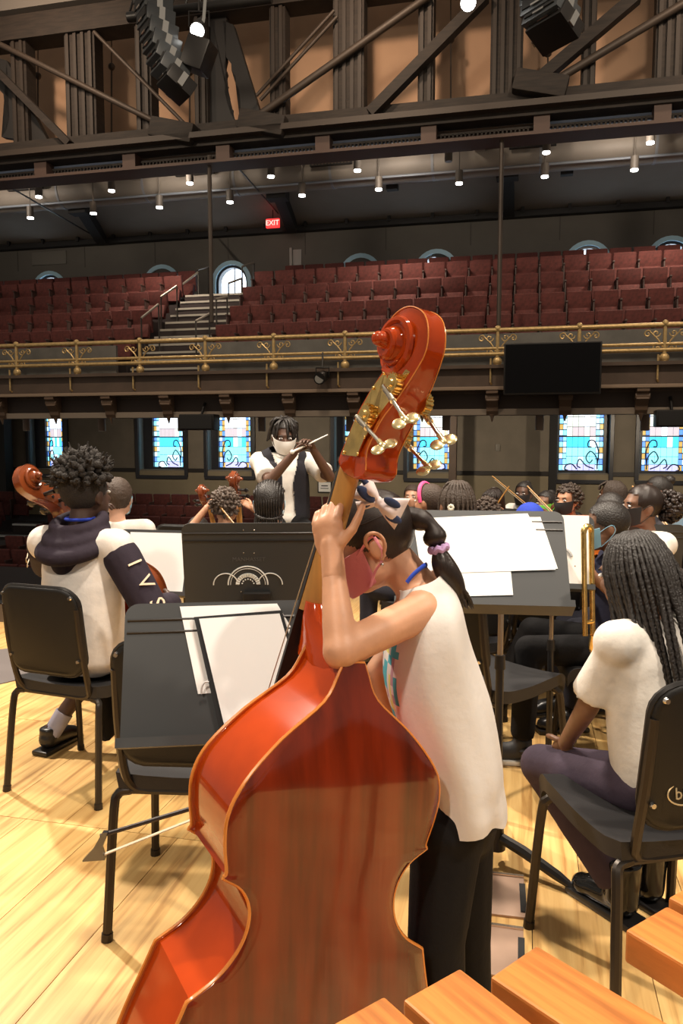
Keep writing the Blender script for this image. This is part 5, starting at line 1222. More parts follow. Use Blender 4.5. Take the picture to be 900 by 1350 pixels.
    for hp, (kn, an) in zip(hips, LG):
        bm = bmesh.new(); cap(bm, V((an.x, an.y - .01, .06)), V((an.x, an.y + .11, .045)), .042, .038); ell(bm, (an.x, an.y + .13, .04), (.042, .05, .032)); cone(bm, V((an.x, an.y - .0, .06)), V((an.x, an.y - .005, .115 + boot)), .043 if not boot else .05, .040 if not boot else .052, 14)
        so2 = obj_me('shoe', remesh(bm, .009, 2), shoes, e, True, True, 80)
        bm = bmesh.new(); box(bm, (an.x, an.y + .055, .012), (.084, .25, .022), None, .009); obj('sole', bm, SOLE if (shoes is not SHOEB and not boot) else SHOEB, so2, True, True)
    if hair_k: hair(hair_k, HM, e, hair_m)
    if mask_m: mask_on(HM, e, mask_m)
    return e, R, HM, dict(arms=AR, nb=nb, k=k, kw=kw, Z=Z, seat=seat)
MK = {k: mat('mask_' + k, c, .75) for k, c in dict(white=(.82, .80, .76), blue=(.25, .50, .66), black=(.015, .015, .016), green=(.16, .62, .06), pink=(.74, .26, .30)).items()}
FAB = lambda n, c: mat('cloth_' + n, c, .85, var=.07, vscale=18, bump=.12, bscale=70, spec=.2)
WHT = FAB('white', (.74, .70, .64)); NAVY = FAB('navy', (.020, .022, .045)); JEAN = FAB('dark_jean', (.025, .025, .035)); BLKC = FAB('black', (.007, .0065, .007)); ORG = FAB('orange', (.55, .12, .03)); BLUE = FAB('blue', (.03, .06, .42)); GREY = FAB('grey', (.22, .20, .20)); CHAR = FAB('charcoal', (.05, .048, .056)); LAV = FAB('plum', (.070, .052, .075))
def at_head(x, y, Y): p = P(x, y, Y); return p
def seated(x, y, Y, face, label, chair_label, skin, shirt, pants, hair_k, mask_m=None, **kw):
    p = P(x, y, Y); f = V((face[0], face[1], 0)).normalized(); lean = kw.get('lean', 0.0); ht = p.z
    off = .03 + lean * (ht - .5); loc = V((p.x, p.y, 0)) - f * off
    r = person(label, loc, face, ht, skin, shirt, pants, hair_k, mask_m, **kw)
    if chair_label: chair_at(loc + f * .02, f, chair_label, None, .97)
    return r
# --- boy in the hoodie
HOODM = FAB('hood_plum_black', (.030, .022, .032)); HWH = FAB('hoodie_white', (.78, .72, .66))
hp_ = P(104, 652, 3.10); fL3 = fL.copy()
locH = V((cL.x, cL.y, 0)) - fL * .03
htH = hp_.z; RHi = (Matrix.Translation(locH) @ Matrix.Rotation(math.atan2(-fL.x, fL.y), 4, 'Z')).inverted()
pH, RH, HMH, iH = person('boy with high curly hair in a white hoodie with dark sleeves', locH, fL, htH, 'dark', HWH, BLKC, 'afro', None, vox=.010, hs=1.04, hands=[V((-.20, .30, 1.04)), V((.26, .26, .70))], yaw=-6, sleeve='none', wide=1.06, lean=.03,
    shorts=True, legs=[(V((-.10, .40, .50)), RHi @ (G(66, 990) + V((0, 0, .085)))), (V((.17, .40, .50)), V((.20, .46, .085)))])
for an_ in (RHi @ (G(66, 990) + V((0, 0, .085))), V((.20, .46, .085))):
    bm = bmesh.new(); kn_ = V((-.10, .40, .50)) if an_.x < .1 else V((.17, .40, .50)); cone(bm, an_ + V((0, 0, -.02)), an_.lerp(kn_, .20), .0385, .040, 14); obj('sock', bm, FAB('sock_grey_blue', (.36, .36, .46)), pH, True, True)
for i in (0, 1):
    a_, b_, c_ = iH['arms'][i]; bm = bmesh.new(); kk = iH['kw']
    cap(bm, a_.lerp(b_, .16), b_, .062 * kk, .056 * kk); cap(bm, b_, b_.lerp(c_, .55), .052 * kk, .044 * kk); cone(bm, b_.lerp(c_, .5), b_.lerp(c_, .92), .045 * kk, .040 * kk, 16)
    sl = obj_me('sleeve', remesh(bm, .010, 3), HOODM, pH, True, True, 80)
    d = (b_ - a_).normalized(); o_ = V((1 if i else -1, -.55, .15)); o_ = (o_ - d * o_.dot(d)).normalized()
    for ch, fr in zip('SVI' if i else 'ST', (.98, .66, .36)):
        tm_ = text_me(ch, .085, .002); X = d; Zn = o_; Yv = Zn.cross(X); Mt = Matrix((X, Yv, Zn)).transposed().to_4x4()
        tm_.transform(Matrix.Translation(a_.lerp(b_, fr) + o_ * .062 * kk) @ Mt); obj_me('sleeve_letter', tm_, FAB('print_cream', (.75, .62, .45)), sl, False, True)
nb = iH['nb']; bm = bmesh.new()
for t in range(3):
    R_ = .088 + .012 * t; zz = nb.z + .045 - .045 * t
    tube(bm, [V((R_ * 1.08 * math.cos(a), nb.y - .008 - .018 * t + R_ * math.sin(a), zz + (.028 * math.sin(a) if t == 0 else .035 * math.sin(a)))) for a in [6.2832 * q / 24 for q in range(25)]], .026 + .003 * t, 10, False)
ell(bm, (0, nb.y - .095, nb.z - .05), (.095, .045, .085)); ell(bm, (0, nb.y - .105, nb.z - .10), (.06, .035, .06))
obj_me('hood', remesh(bm, .008, 2), HOODM, pH, True, True, 80)
bm = bmesh.new(); tube(bm, [V((.056 * math.cos(a), nb.y + .0 + .056 * math.sin(a), nb.z + .060)) for a in [6.2832 * q / 20 for q in range(21)]], .007, 6, False); obj('lanyard', bm, BLUE, pH, True, True)
# cello of the hoodie boy, its scroll beside his head
def cello(scroll_px, Y, lean_px, label, S=.80, tilt=(0, 0), m_b=VARB, m_r=mat('cello_brown', (.20, .045, .012), .2, coat=.5), facew=None):
    top = P(*scroll_px, Y); foot = V((tilt[0], tilt[1], .09)); a_ = (top - foot).normalized()
    Sx = (top - foot).length / 1.50
    n_ = V(facew); n_ = (n_ - a_ * n_.dot(a_)).normalized(); w_ = a_.cross(n_) * -1
    w_ = n_.cross(a_) * -1
    return instrument(foot + a_ * .02, w_, a_, n_, Sx, 'cello', label, m_b, m_r, V((foot.x, foot.y, 0)), False)
ch1 = P(36, 640, 3.05); fo = locH + fL * .62 + V((.10, 0, 0))
cello((36, 632), 3.12, None, 'brown cello with its scroll beside the hoodie boy\'s head', tilt=(fo.x, fo.y), facew=fL)
bm = bmesh.new(); q = locH + fL * .10 + V((.13, .0, 0))
for k in range(6):
    x0 = q + V((-.12 + .05 * k, .03 * math.sin(k * 2), 0)); tube(bm, [x0 + V((0, 0, .40)), x0 + V((.01, -.01, .25)), x0 + V((.015, -.015, .13 + .02 * (k % 3)))], [.035, .034, .022], 8)
jk = obj_me('jacket', remesh(bm, .012, 2), BLKC); tag(jk, 'black jacket hanging under the hoodie boy\'s chair', 'jacket')
# --- row between the hoodie boy and the conductor
TEE = FAB('tee_white', (.66, .62, .56))
seated(155, 657, 4.2, (-.10, 1), 'boy with short brown hair in a white tee seen from behind', 'black orchestra chair under the boy with short brown hair', 'light', TEE, JEAN, 'short', MK['blue'], hair_m=HAIRM)
pC, RC, HMC, iC = seated(297, 668, 4.55, (.05, 1), 'child with curly brown hair playing a cello', 'black orchestra chair under the curly-haired cellist', 'tan', GREY, JEAN, 'curly', None, hair_m=mat('hair_curly_brown', (.085, .058, .042), .55, bump=.4, bscale=150), hands=[V((-.15, .22, .98)), V((.14, .10, .99))])
c0 = RC @ V((0, .45, 0)); cello((308, 632), 4.62, None, 'brown cello with black pegs beside the curly-haired child', tilt=(c0.x - .02, c0.y), facew=(0.1, 1, 0))
seated(262, 700, 5.3, (.3, 1), 'child hidden behind the arch stand with a raised hand', 'black orchestra chair behind the arch stand', 'tan', WHT, JEAN, 'short', None, hands=[V((-.12, .2, .75)), V((.04, .22, .93))])
cello((266, 648), 5.3, None, 'small reddish cello standing behind the curly-haired child', tilt=(P(290, 660, 5.6).x, 5.75), facew=(.1, 1, 0))
seated(355, 663, 4.1, (.0, 1), 'child with black cornrow braids gathered at the nape', 'black orchestra chair under the child with cornrows', 'brown', WHT, JEAN, 'cornrows', MK['blue'], hs=1.08)
bm = bmesh.new(); A_, B_ = P(290, 668, 4.45), P(303, 684, 4.40); cone(bm, A_ + (A_ - B_) * .1, B_ + (B_ - A_) * 1.5, .005, .006, 8); tag(obj('cello_bow', bm, NECK), 'thin wooden cello bow behind the curly head', 'bow')
# --- conductor on a tall stool
hc = P(375, 576, 5.75); fc = V((.32, -1, 0)).normalized(); VEST = FAB('vest_black', (.022, .021, .026))
locC = V((hc.x, hc.y, 0)) - fc * .045
ht = hc.z; hR = P(380, 595, 5.52); hLft = P(412, 585, 5.50)
Ri = (Matrix.Translation(locC) @ Matrix.Rotation(math.atan2(-fc.x, fc.y), 4, 'Z')).inverted()
pK, RK, HMK, iK = person('conductor in a white tee and black vest holding a white baton', locC, fc, ht, 'deep', WHT, BLKC, 'locs', MK['white'], pitch=12, yaw=-8, seat=.80, hands=[Ri @ P(391, 590, 5.45), Ri @ P(415, 586, 5.45)] if False else [Ri @ P(412, 592, 5.50), Ri @ P(388, 597, 5.46)], vox=.010, hs=1.12, wide=1.16,
    legs=[(V((-.12, .40, .72)), V((-.13, .30, .30))), (V((.12, .42, .70)), V((.13, .34, .30)))])
bm = bmesh.new(); kk = iK['kw']; k_ = iK['k']; Zk = iK['Z']
loft(bm, [[V(((.130 * kk + .030) * w_ * math.cos(t), .004 + (.100 * kk + .028) * w_ * math.sin(t), Zk(z_))) for t in [6.2832 * q / 24 for q in range(24)]] for z_, w_ in ((.50, 1.03), (.6, 1.03), (.75, 1.0), (.84, .95), (.89, .84))], True, True, True)
for sg in (-1, 1): cap(bm, (sg * .07, 0, Zk(.925)), (sg * .118 * kk, -.01, Zk(.89)), .066 * kk, .062 * kk)
vm = remesh(bm, .010, 2); b = bmesh.new(); b.from_mesh(vm)
bmesh.ops.delete(b, geom=[v for v in b.verts if v.co.y > .02 and abs(v.co.x) < .035 + .10 * max(0, (Zk(.66) - v.co.z)) + .05 * max(0, (v.co.z - Zk(.78)) / .15)], context='VERTS')
obj('vest', b, VEST, pK, True, True, 80)
A_, B_ = P(393, 592, 5.42), P(432, 573, 5.46); bm = bmesh.new(); cone(bm, A_ - (B_ - A_) * .2, B_, .0085, .004, 8); ell(bm, A_ - (B_ - A_) * .2, .016, None, 10, 8); tag(obj('conducting_baton', bm, mat('baton_white', (.8, .78, .72), .5)), 'white baton held level in the conductor\'s hands', 'baton')
e = empty('conductor_stool', locC, 'tall black stool under the conductor', 'stool')
bm = bmesh.new(); cone(bm, locC + V((0, 0, .70)), locC + V((0, 0, .735)), .17, .18, 24); obj('seat', bm, PAD, e)
for q in range(4):
    t = .785 + q * 1.5708; bm = bmesh.new(); tube(bm, [locC + V((.11 * math.cos(t), .11 * math.sin(t), .70)), locC + V((.20 * math.cos(t), .20 * math.sin(t), 0))], .014, 8); obj('leg', bm, CHF, e)
bm = bmesh.new(); tube(bm, [locC + V((.165 * math.cos(t), .165 * math.sin(t), .27)) for t in [6.2832 * q / 20 for q in range(21)]], .010, 6, False); obj('foot_ring', bm, CHF, e)
# --- strings on the other side
L_ = (-1, -.25)
VH = [V((-.22, .34, .86)), V((.16, .32, .84))]
def violin_for(R, label, S=.62, bow_label=None, ht=.9, yaw=0.5):
    p = R @ V((-.08, .10, ht)); f = (R.to_3x3() @ V((-.45, 1, .12))).normalized(); up = V((0, 0, 1)); n_ = (up + (R.to_3x3() @ V((.35, 0, 0)))); n_ = (n_ - f * n_.dot(f)).normalized(); w_ = f.cross(n_)
    S_ = .36 / .91
    instrument(p, w_, f, n_, S_, 'violin', label, VIOL, VIOL, p, False)
    if bow_label:
        a_ = p + f * .17 + n_ * .05; d = (R.to_3x3() @ V((.8, -.15, .55))).normalized() * yaw / abs(yaw); e = empty('violin_bow', a_, bow_label, 'bow')
        bm = bmesh.new(); tube(bm, [a_ - d * .22, a_ + d * .1 + n_ * .004, a_ + d * .42], .0045, 8); obj('stick', bm, NECK, e)
        bm = bmesh.new(); M = frame_to(d); box(bm, a_ + d * .1 - n_ * .016, (.008, .002, .60), M); obj('bow_hair', bm, mat('horse_hair', (.72, .60, .42), .6), e, False)
        bm = bmesh.new(); box(bm, a_ - d * .21 - n_ * .010, (.014, .022, .04), M, .003); obj('frog', bm, EBON, e)
r1 = seated(690, 651, 6.3, (-.55, -.85), 'child in a white shirt and black mask bowing a violin by the back wall', 'black orchestra chair under the violinist by the back wall', 'deep', WHT, BLKC, 'bun', MK['black'], hands=VH, hair_m=HAIRB)
violin_for(r1[1], 'orange violin of the child in white by the back wall', bow_label='violin bow raised by the child in white by the back wall', ht=.80)
r2 = seated(719, 664, 5.8, (-.7, -.7), 'child in a bright green face mask with an orange shirt', 'black orchestra chair under the child in the green mask', 'brown', ORG, JEAN, 'bun', MK['green'], hands=VH, hair_m=HAIRB)
r3 = seated(748, 660, 5.15, (-.75, -.65), 'child with wavy dark hair and a black mask playing violin', 'black orchestra chair under the wavy-haired violinist', 'tan', ORG, JEAN, 'curly', MK['black'], hands=VH, hair_m=HAIRD)
violin_for(r3[1], 'orange violin of the wavy-haired child', bow_label='violin bow of the wavy-haired child', ht=.78)
r4 = seated(650, 661, 6.0, (-.55, -.85), 'child with a black bob and a pale blue mask', 'black orchestra chair under the child with the black bob', 'tan', BLKC, JEAN, 'bob', MK['blue'], hands=VH, pitch=14)
A_, B_ = P(648, 675, 5.55), P(671, 641, 5.5); bm = bmesh.new(); cone(bm, A_, B_, .006, .0045, 8); tag(obj('violin_bow', bm, NECK), 'pale violin bow slanting before the child with the black bob', 'bow')
seated(543, 655, 6.6, (-.3, -1), 'far child with short light brown hair by the back wall', 'black orchestra chair under the far child with light brown hair', 'light', GREY, JEAN, 'short', None, hair_m=HAIRM)
r5 = seated(566, 662, 4.5, (-.75, .65), 'child with a brown bun and a pink headband', 'black orchestra chair under the child with the pink headband', 'tan', CHAR, JEAN, 'ponytail', None, hair_m=HAIRM)
bm = bmesh.new(); tube(bm, [r5[2] @ V((.086 * math.cos(a), -.012 + .02 * math.sin(a) + .03, .03 + .098 * math.sin(a))) for a in [math.pi * q / 16 - .3 for q in range(20)]], .011, 8, True, .4); obj('headband', bm, mat('hot_pink', (.80, .08, .26), .6), r5[0], True, True)
r6 = seated(601, 668, 3.7, (-.25, 1), 'child with dark brown braids and a white flower clip', 'black orchestra chair under the child with the flower clip', 'brown', CHAR, JEAN, 'radial', None, hs=1.06)
fl = P(594, 669, 3.56); e = r6[0]
for q in range(8):
    a = q * .785; bm = bmesh.new(); c_ = r6[1].inverted() @ (fl + V((.010 * math.cos(a), -.004, .010 * math.sin(a)))); ell(bm, c_, (.007, .004, .007), None, 8, 6); obj('flower_petal', bm, mat('flower_white', (.80, .78, .66), .7), e, True, True)
r7 = seated(697, 690, 4.0, (-.2, 1), 'child in a bright blue cap behind the wide stand', 'black orchestra chair under the child in the blue cap', 'brown', BLUE, JEAN, 'short', None)
bm = bmesh.new(); skullcap(bm, r7[2], 1.14, -.0, .2); obj('cap', bm, BLUE, r7[0], True, True)
seated(607, 652, 6.8, (-.3, 1), 'child with short black hair behind the flower clip', 'black orchestra chair behind the child with the flower clip', 'brown', GREY, JEAN, 'tight', None)
seated(640, 680, 4.6, (-.15, 1), 'child with light curls low behind the wide stand', 'black orchestra chair behind the wide stand', 'tan', CHAR, JEAN, 'curly', None, hair_m=HAIRM)
seated(806, 653, 5.6, (-.7, .3), 'child with loose dark hair by the tall stained window', 'black orchestra chair under the child with loose dark hair', 'brown', CHAR, JEAN, 'bob', None, hair_m=HAIRD)
seated(803, 676, 4.0, (-.15, 1), 'child with a close black haircut behind the trombone boy', 'black orchestra chair behind the trombone boy', 'brown', CHAR, JEAN, 'buzz', None, sleeve='short')
r8 = seated(846, 668, 3.75, (-1, -.12), 'girl with a big puff ponytail and a black mask', 'black orchestra chair under the girl with the puff ponytail', 'brown', WHT, JEAN, 'puff', MK['black'], hands=VH)
violin_for(r8[1], 'orange violin of the girl with the puff ponytail', ht=.82)
seated(866, 648, 5.3, (-.8, .1), 'child with a black top bun behind the puff ponytail', 'black orchestra chair behind the girl with the puff ponytail', 'deep', CHAR, JEAN, 'bun', None, hair_m=HAIRB)
r9 = seated(897, 676, 4.4, (-.9, -.5), 'child in a pale blue mask with a violin near the window', 'black orchestra chair under the child with the pale blue mask and violin', 'tan', BLUE, JEAN, 'ponytail', MK['blue'], hands=VH)
violin_for(r9[1], 'orange violin of the child in the pale blue mask', bow_label='violin bow of the child in the pale blue mask', ht=.82)
# --- trombone boy
hp_ = P(796, 694, 3.3); ft_ = V((-1, .12, 0)).normalized(); lo = V((hp_.x, hp_.y, 0)) - ft_ * .08
Rt = (Matrix.Translation(lo) @ Matrix.Rotation(math.atan2(-ft_.x, ft_.y), 4, 'Z')).inverted()
pT, RT, HMT, iT = person('boy with a fade haircut and blue mask holding a trombone', lo, ft_, hp_.z, 'brown', NAVY, BLKC, 'buzz', MK['blue'], pitch=6, lean=.08, hands=[Rt @ P(772, 752, 2.98), Rt @ P(762, 745, 3.12)], hs=1.02, legs=[(V((-.12, .40, .50)), V((-.12, .42, .085))), (V((.10, .36, .53)), V((.08, .56, .10)))], shoes=mat('sneaker_black', (.03, .03, .032), .6))
chair_at(lo + ft_ * .03, ft_, 'black orchestra chair under the trombone boy', None, .97)
e = empty('trombone', P(770, 840, 2.86), 'brass trombone held upright by the boy with the fade haircut', 'trombone')
a0, a1 = P(771, 838, 2.86), P(769, 702, 2.88); off = V((.035, .02, 0))
for nm, o_ in (('slide_tube', V((0, 0, 0))), ('slide_tube', off)):
    bm = bmesh.new(); cone(bm, a0 + o_, a1 + o_, .0105, .0105, 12); obj(nm, bm, BRASS, e)
bm = bmesh.new(); tube(bm, [a1 + off * (.5 - .5 * math.cos(t)) + V((0, 0, .022 * math.sin(t))) for t in [math.pi * q / 8 for q in range(9)]], .0115, 10); obj('slide_bow', bm, BRASS, e)
bm = bmesh.new(); tube(bm, [a0 + V((0, 0, .05)), a0 + off + V((0, 0, .05))], .008, 8); obj('brace', bm, BRASS, e)
bp_ = [a0 + off, a0 + off + V((.02, .05, -.08)), a0 + V((.16, .10, -.10)), a0 + V((.22, .12, .02)), a0 + V((.20, .12, .16)), a0 + V((.16, .12, .30))]
c_ = curve(bp_, 6); bm = bmesh.new(); nC = len(c_); tube(bm, c_, [.011 + (.0 if q < nC * .6 else .055 * ((q / nC - .6) / .4) ** 2.4) for q in range(nC)], 14); obj('bell', bm, BRASS, e)
# empty chair behind the girl
ca = G(672, 1008); cb = G(706, 1000)
chair_at(P(640, 900, 3.05).xy.to_3d() + V((.02, .0, 0)), (.75, .6), 'empty black orchestra chair under the wide music stand')
# ================================================================ GIRL WITH THE LONG BRAIDS (near chair)
fB = V((-.50, .86, 0)).normalized(); hB = P(874, 757, 2.06); loB = V((cR.x + .045, cR.y + .03, 0)); 
RBi = (Matrix.Translation(loB) @ Matrix.Rotation(math.atan2(-fB.x, fB.y), 4, 'Z')).inverted()
hl = RBi @ hB
pB, RB, HMB, iB = person('girl with long black braids in a white tee on the near chair', loB, fB, hB.z, 'brown', FAB('tee_cream', (.72, .68, .62)), LAV, 'long_braids', None, vox=.009, hs=1.0, lean=.16, yaw=6, pitch=12, seat=.50,
    hands=[RBi @ P(742, 985, 2.16), RBi @ V((1.0, 2.25, .62))], legs=[(RBi @ P(712, 1008, 2.26), RBi @ (G(818, 1212) + V((0, 0, .085)))), (RBi @ P(790, 1030, 2.36), RBi @ (G(852, 1192) + V((0, 0, .085))))], shoes=mat('boot_patent_black', (.008, .008, .008), .1), boot=.07)
for k in range(3):
    bm = bmesh.new(); c_ = V((-.03 + .035 * k, -.118, iB['Z'](.80) - .012 * (k % 2))); box(bm, c_, (.020, .006, .034), None, .002); obj('shirt_print', bm, mat('print_teal', (.06, .42, .52), .7), pB, True, True)
# ================================================================ GIRL WITH THE DOUBLE BASS
gY = 1.60
girl = empty('person', (P(600, 1100, gY).x, gY, 0), 'girl in a pink mask and sleeveless white top hugging the double bass neck', 'person')
HMg = Matrix.Translation(P(491, 714, gY + .01)) @ Matrix.Rotation(math.radians(88), 4, 'Z') @ Matrix.Rotation(math.radians(-24), 4, 'X') @ Matrix.Scale(.89, 4)
shL, elL, wrL = P(556, 806, 1.52), P(449, 858, 1.37), P(438, 738, 1.445)
shR, elR, wrR = P(560, 812, 1.70), P(500, 886, 1.665), P(528, 965, 1.70)
bm = bmesh.new(); head_prims(bm, HMg); ellx(bm, HMg, (-.076, -.010, -.006), (.008, .018, .028))
nbG = P(556, 782, gY + .01)
cap(bm, nbG, HMg @ V((0, -.028, -.055)), .046, .043)
cap(bm, P(560, 812, 1.53), P(562, 812, 1.69), .045, .045); cap(bm, P(560, 815, gY), P(566, 930, gY), .075, .07); cap(bm, P(566, 930, gY), P(598, 1070, gY), .07, .085)
cap(bm, shL, elL, .040, .0335); cap(bm, elL, elL.lerp(wrL, .3), .032, .031); cap(bm, elL.lerp(wrL, .3), wrL, .031, .0205); ell(bm, elL, .035)
cap(bm, nbG, shL, .034, .042); cap(bm, nbG, shR, .034, .042); cap(bm, shR, elR, .040, .033); cap(bm, elR, wrR, .033, .023)
hipN, hipF = P(590, 1085, 1.54), P(606, 1085, 1.67); knN, knF = P(575, 1235, 1.52), P(612, 1235, 1.68)
anN, anF = V((knN.x + .02, 1.52, .08)), V((knF.x + .02, 1.68, .08))
for h_, k_, a_ in ((hipN, knN, anN), (hipF, knF, anF)): cap(bm, h_, k_, .066, .050); cap(bm, k_, a_, .048, .032); cap(bm, a_, a_ + V((-.10, 0, -.045)), .030, .026)
me = remesh(bm, .0065, 4)
hb = bmesh.new()
nk = BT_(0, 1.135, .165)
finger_hand(hb, wrL - (elL - wrL).normalized() * .004, V((-.16, .20, 1)), V((.50, .86, -.05)), V((.86, -.40, .2)), .94, .62, .25)
cap(hb, elL.lerp(wrL, .8), wrL + V((-.002, .006, .03)), .0235, .0215)
finger_hand(hb, wrR, (wrR - elR), V((.3, .2, -1)), V((-.3, .9, .2)), .78, .8, .4)
for sg in (-1, 1):
    tube(hb, curve([HMg @ V((sg * a_, b_, c_)) for a_, b_, c_ in ((.079, .010, -.006), (.085, .012, .014), (.090, .002, .028), (.093, -.014, .028), (.092, -.026, .014), (.088, -.026, -.008), (.083, -.014, -.026), (.080, -.004, -.038))], 5), [.0035] * 3 + [.0048] * 30 + [.0055] * 3, 8)
hm = remesh(hb, .0032, 2); b = bmesh.new(); b.from_mesh(me); b.from_mesh(hm)
GSK = mat('skin_girl', (.60, .31, .18), .48, var=.05, vscale=30, bump=.03, bscale=200)
obj('body', b, GSK, girl, True, False, 80)
eyes(HMg, girl, False)
# sleeveless top, lofted ring by ring
SH = mat('top_white', (.72, .68, .64), .85, bump=.10, bscale=60); PRT = [mat('print_' + n_, c, .8) for n_, c in (('teal', (.16, .46, .55)), ('yellow', (.70, .66, .18)), ('mauve', (.48, .30, .36)))]
RG = [(1060, 610, .083, .145), (1045, 609, .084, .145), (1025, 605, .085, .144), (1000, 601, .088, .145), (960, 588, .098, .143), (920, 576, .104, .141), (885, 567, .102, .139), (850, 563, .090, .138), (825, 562, .080, .136), (802, 562, .070, .128), (786, 561, .060, .108), (772, 557, .050, .080), (764, 553, .046, .062)]
rings = []
RGc = curve([(a_, b_, c_ * 1000) for a_, b_, c_, d_ in RG], 3); RGd = curve([(a_, d_ * 1000, 0) for a_, b_, c_, d_ in RG], 3); NS = 56
for i, (p_, q_) in enumerate(zip(RGc, RGd)):
    c = P(p_.y, p_.x, gY); t = 1 - i / (len(RGc) - 1); ring = []
    for k in range(NS):
        a = 2 * math.pi * k / NS; ca, sa = math.cos(a), math.sin(a); rx, ry = p_.z / 1000, q_.y / 1000
        fo = 1 + t * (.045 * math.sin(5 * a + 2.5 * t + .6) + .030 * math.sin(9 * a - 4 * t)) + .016 * math.sin(3 * a + 14 * t)
        ex = .8
        ring.append(V((c.x + rx * fo * math.copysign(abs(ca) ** ex, ca), c.y + ry * fo * math.copysign(abs(sa) ** ex, sa), c.z + (.009 * math.sin(4 * a) * max(0, t - .85) / .15) + (.02 * ca * (1 - t) ** 3))))
    rings.append(ring)
bm = bmesh.new(); loft(bm, rings, True)
for f in bm.faces:
    cc = f.calc_center_median()
    if cc.x < P(519, 900, gY).x and .70 < cc.z < .99 and cc.y < gY + .1:
        v_ = noise.noise(cc * 22)
        f.material_index = (1 if v_ > .18 else 2 if v_ < -.22 else 3 if abs(v_) < .05 else 0)
bmesh.ops.solidify(bm, geom=bm.faces[:], thickness=.003)
obj('sleeveless_top', bm, [SH] + PRT, girl, True, False, 80)
bm = bmesh.new()
for h_, k_, a_ in ((hipN, knN, anN), (hipF, knF, anF)): cap(bm, h_, k_, .078, .062); cap(bm, k_, k_.lerp(a_, .6), .061, .052); cone(bm, k_.lerp(a_, .55), k_.lerp(a_, .95), .053, .050, 16)
cap(bm, hipN, hipF, .085, .085); obj_me('trousers', remesh(bm, .009, 3), BLKC, girl, True, False, 80)
for a_ in (anN, anF):
    bm = bmesh.new(); cap(bm, a_ + V((.012, 0, -.03)), a_ + V((-.10, 0, -.04)), .040, .036); cone(bm, a_ + V((0, 0, -.03)), a_ + V((0, 0, .03)), .042, .040, 14); so2 = obj_me('shoe', remesh(bm, .008, 2), SHOEB, girl, True, False, 80)
    bm = bmesh.new(); box(bm, a_ + V((-.045, 0, -.068)), (.22, .08, .022), None, .008); obj('sole', bm, SOLE, so2)
# hair drawn back into a banded ponytail
bm = bmesh.new(); skullcap(bm, HMg, 1.065, -.055, .060, 90, 70)
for k in range(60):
    u = k / 59; a = -1.35 + 2.7 * u; T = lambda *p: HMg @ V(p)
    x0, z0 = .070 * math.sin(a), .035 + .070 * math.cos(a); tube(bm, curve([T(x0, .066 * math.cos(a * .6), z0 + .012), T(x0 * 1.12, .0, z0 + .022 * math.cos(a)), T(x0 * .95, -.07, .02 + z0 * .65), T(x0 * .25, -.108, .022 + z0 * .1)], 5), .0038, 5)
obj('hair', bm, HAIRS, girl, True, False, 70)
bm = bmesh.new(); pt = [HMg @ V((0, -.100, .024)), P(566, 692, gY - .01), P(574, 712, gY - .015), P(578, 724, gY - .02)]
tube(bm, curve(pt, 5), [.020, .022, .023, .023, .020, .016, .016, .020, .024, .025, .024, .021, .017, .014, .012, .012], 12)
tl = curve([P(578, 724, gY - .02), P(584, 744, gY - .025), P(598, 770, gY - .02), P(611, 797, gY - .01)], 6); nT = len(tl); tube(bm, tl, [.013 + .013 * math.sin(math.pi * min(1, k / nT * 1.05)) - .010 * (k / nT) ** 4 for k in range(nT)], 12)
for k in range(22):
    o_ = V((random.uniform(-.016, .016), random.uniform(-.016, .016), 0)); tube(bm, [q + o_ * (.6 + .5 * i / nT) + V((.004 * i / nT, 0, -.012 * i / nT * random.random())) for i, q in enumerate(tl)], [.0035] * (nT - 1) + [.001], 5)
obj('ponytail', bm, HAIRS, girl, True, False, 70)
bm = bmesh.new(); c_ = P(578, 723, gY - .02); dd = (P(584, 744, gY) - P(574, 708, gY)).normalized(); M = frame_to(dd); tube(bm, [c_ + M @ V((.0165 * math.cos(a), .0165 * math.sin(a), .003 * math.sin(7 * a))) for a in [6.2832 * k / 30 for k in range(31)]], .0075, 8, False); obj('hair_tie', bm, mat('lilac', (.50, .32, .58), .7), girl)
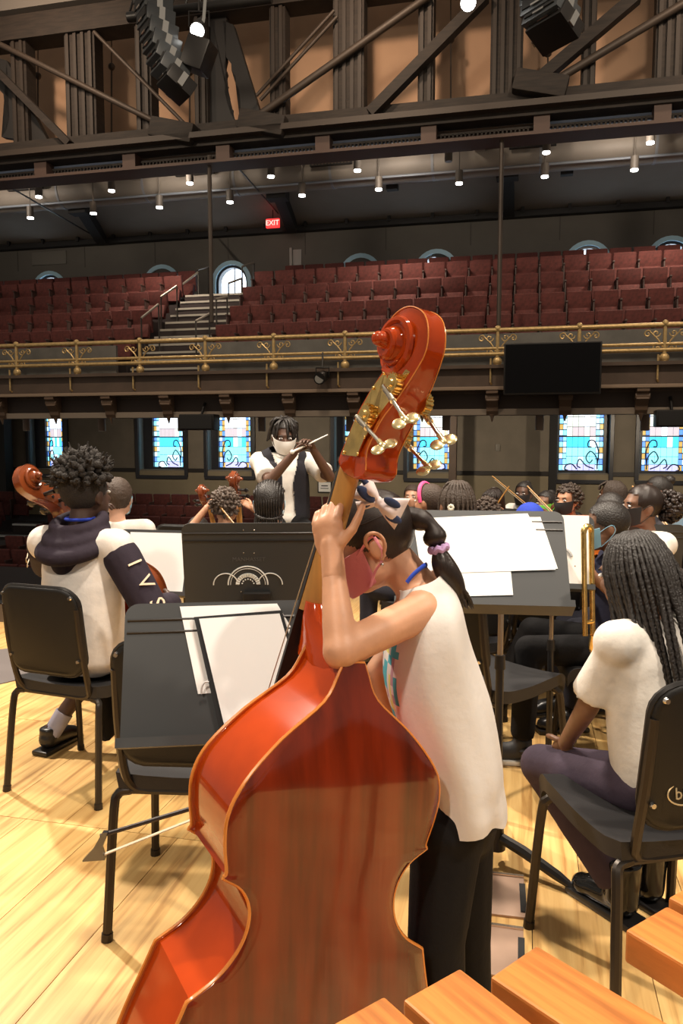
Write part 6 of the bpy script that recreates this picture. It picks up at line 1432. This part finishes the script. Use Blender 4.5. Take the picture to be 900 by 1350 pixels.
# mask with broad straps, earring, lanyard
mk = obj('face_mask', mask_mesh(HMg, .8, 1.62), mat('mask_rose', (.74, .27, .31), .8, bump=.15, bscale=90), girl, True, False, 60)
for sg in (-1, 1):
    for pts in (((.067, .050, -.016), (.079, .024, .004), (.0835, .004, .018), (.083, -.010, .020)), ((.060, .044, -.086), (.076, .018, -.055), (.080, -.004, -.040), (.084, -.016, -.018), (.083, -.012, .018))):
        bm = bmesh.new(); tube(bm, curve([HMg @ V((sg * a_, b_, c_)) for a_, b_, c_ in pts], 4), .0052, 8, True, .3); obj('ear_loop', bm, mat('mask_rose', (.74, .27, .31), .8), mk)
bm = bmesh.new(); ell(bm, HMg @ V((-.086, -.002, -.046)), .0042, None, 8, 6); obj('earring', bm, CHROME, girl)
bm = bmesh.new(); tube(bm, curve([P(536, 768, 1.535), P(545, 757, 1.54), P(557, 747, 1.56), P(562, 745, 1.60), P(558, 752, 1.66), P(540, 775, 1.67)], 5), .0055, 8, True, .5); obj('lanyard', bm, mat('lanyard_blue', (.02, .07, .55), .6), girl)
# bow clip
BWH = mat('ribbon_white', (.80, .68, .66), .7); BNV = mat('ribbon_navy', (.03, .05, .13), .7)
bc = P(498, 662, 1.505); e = obj('hair_bow', (lambda b: (ell(b, bc, (.010, .010, .012)), b)[1])(bmesh.new()), BWH, girl)
def ribbon(tip, w, navy):
    d = tip - bc; L = d.length; d.normalize(); s_ = d.cross(V((0, 1, 0))).normalized(); n_ = V((0, -1, 0)); bm = bmesh.new(); rings = []
    for i in range(9):
        t = i / 8; ww = .006 + (w - .006) * t ** .8; th = .004 + .014 * math.sin(math.pi * t) ; c = bc + d * L * t
        rings.append([c + s_ * ww * math.cos(a) + n_ * th * math.sin(a) * (1 + .25 * math.cos(3 * a)) for a in [6.2832 * k / 20 for k in range(20)]])
    loft(bm, rings, True, True, True)
    o = obj('ribbon_loop', bm, BWH, e, True, False, 60)
    for t, of, r_ in navy:
        b2 = bmesh.new(); M = Matrix((d, s_, n_)).transposed(); th = .004 + .014 * math.sin(math.pi * t); ell(b2, bc + d * L * t + s_ * of + n_ * (th * .86), (r_ * 1.5, r_ * .7, .0022), M, 14, 8); obj('ribbon_patch', b2, BNV, o)
ribbon(P(474, 640, 1.51), .030, [(.6, .004, .015), (.85, -.012, .009)]); ribbon(P(530, 678, 1.50), .034, [(.45, .012, .012), (.75, -.014, .012)])
ribbon(P(470, 668, 1.52), .010, [(.6, 0, .007)])
bpy.data.scenes.remove(TMP)
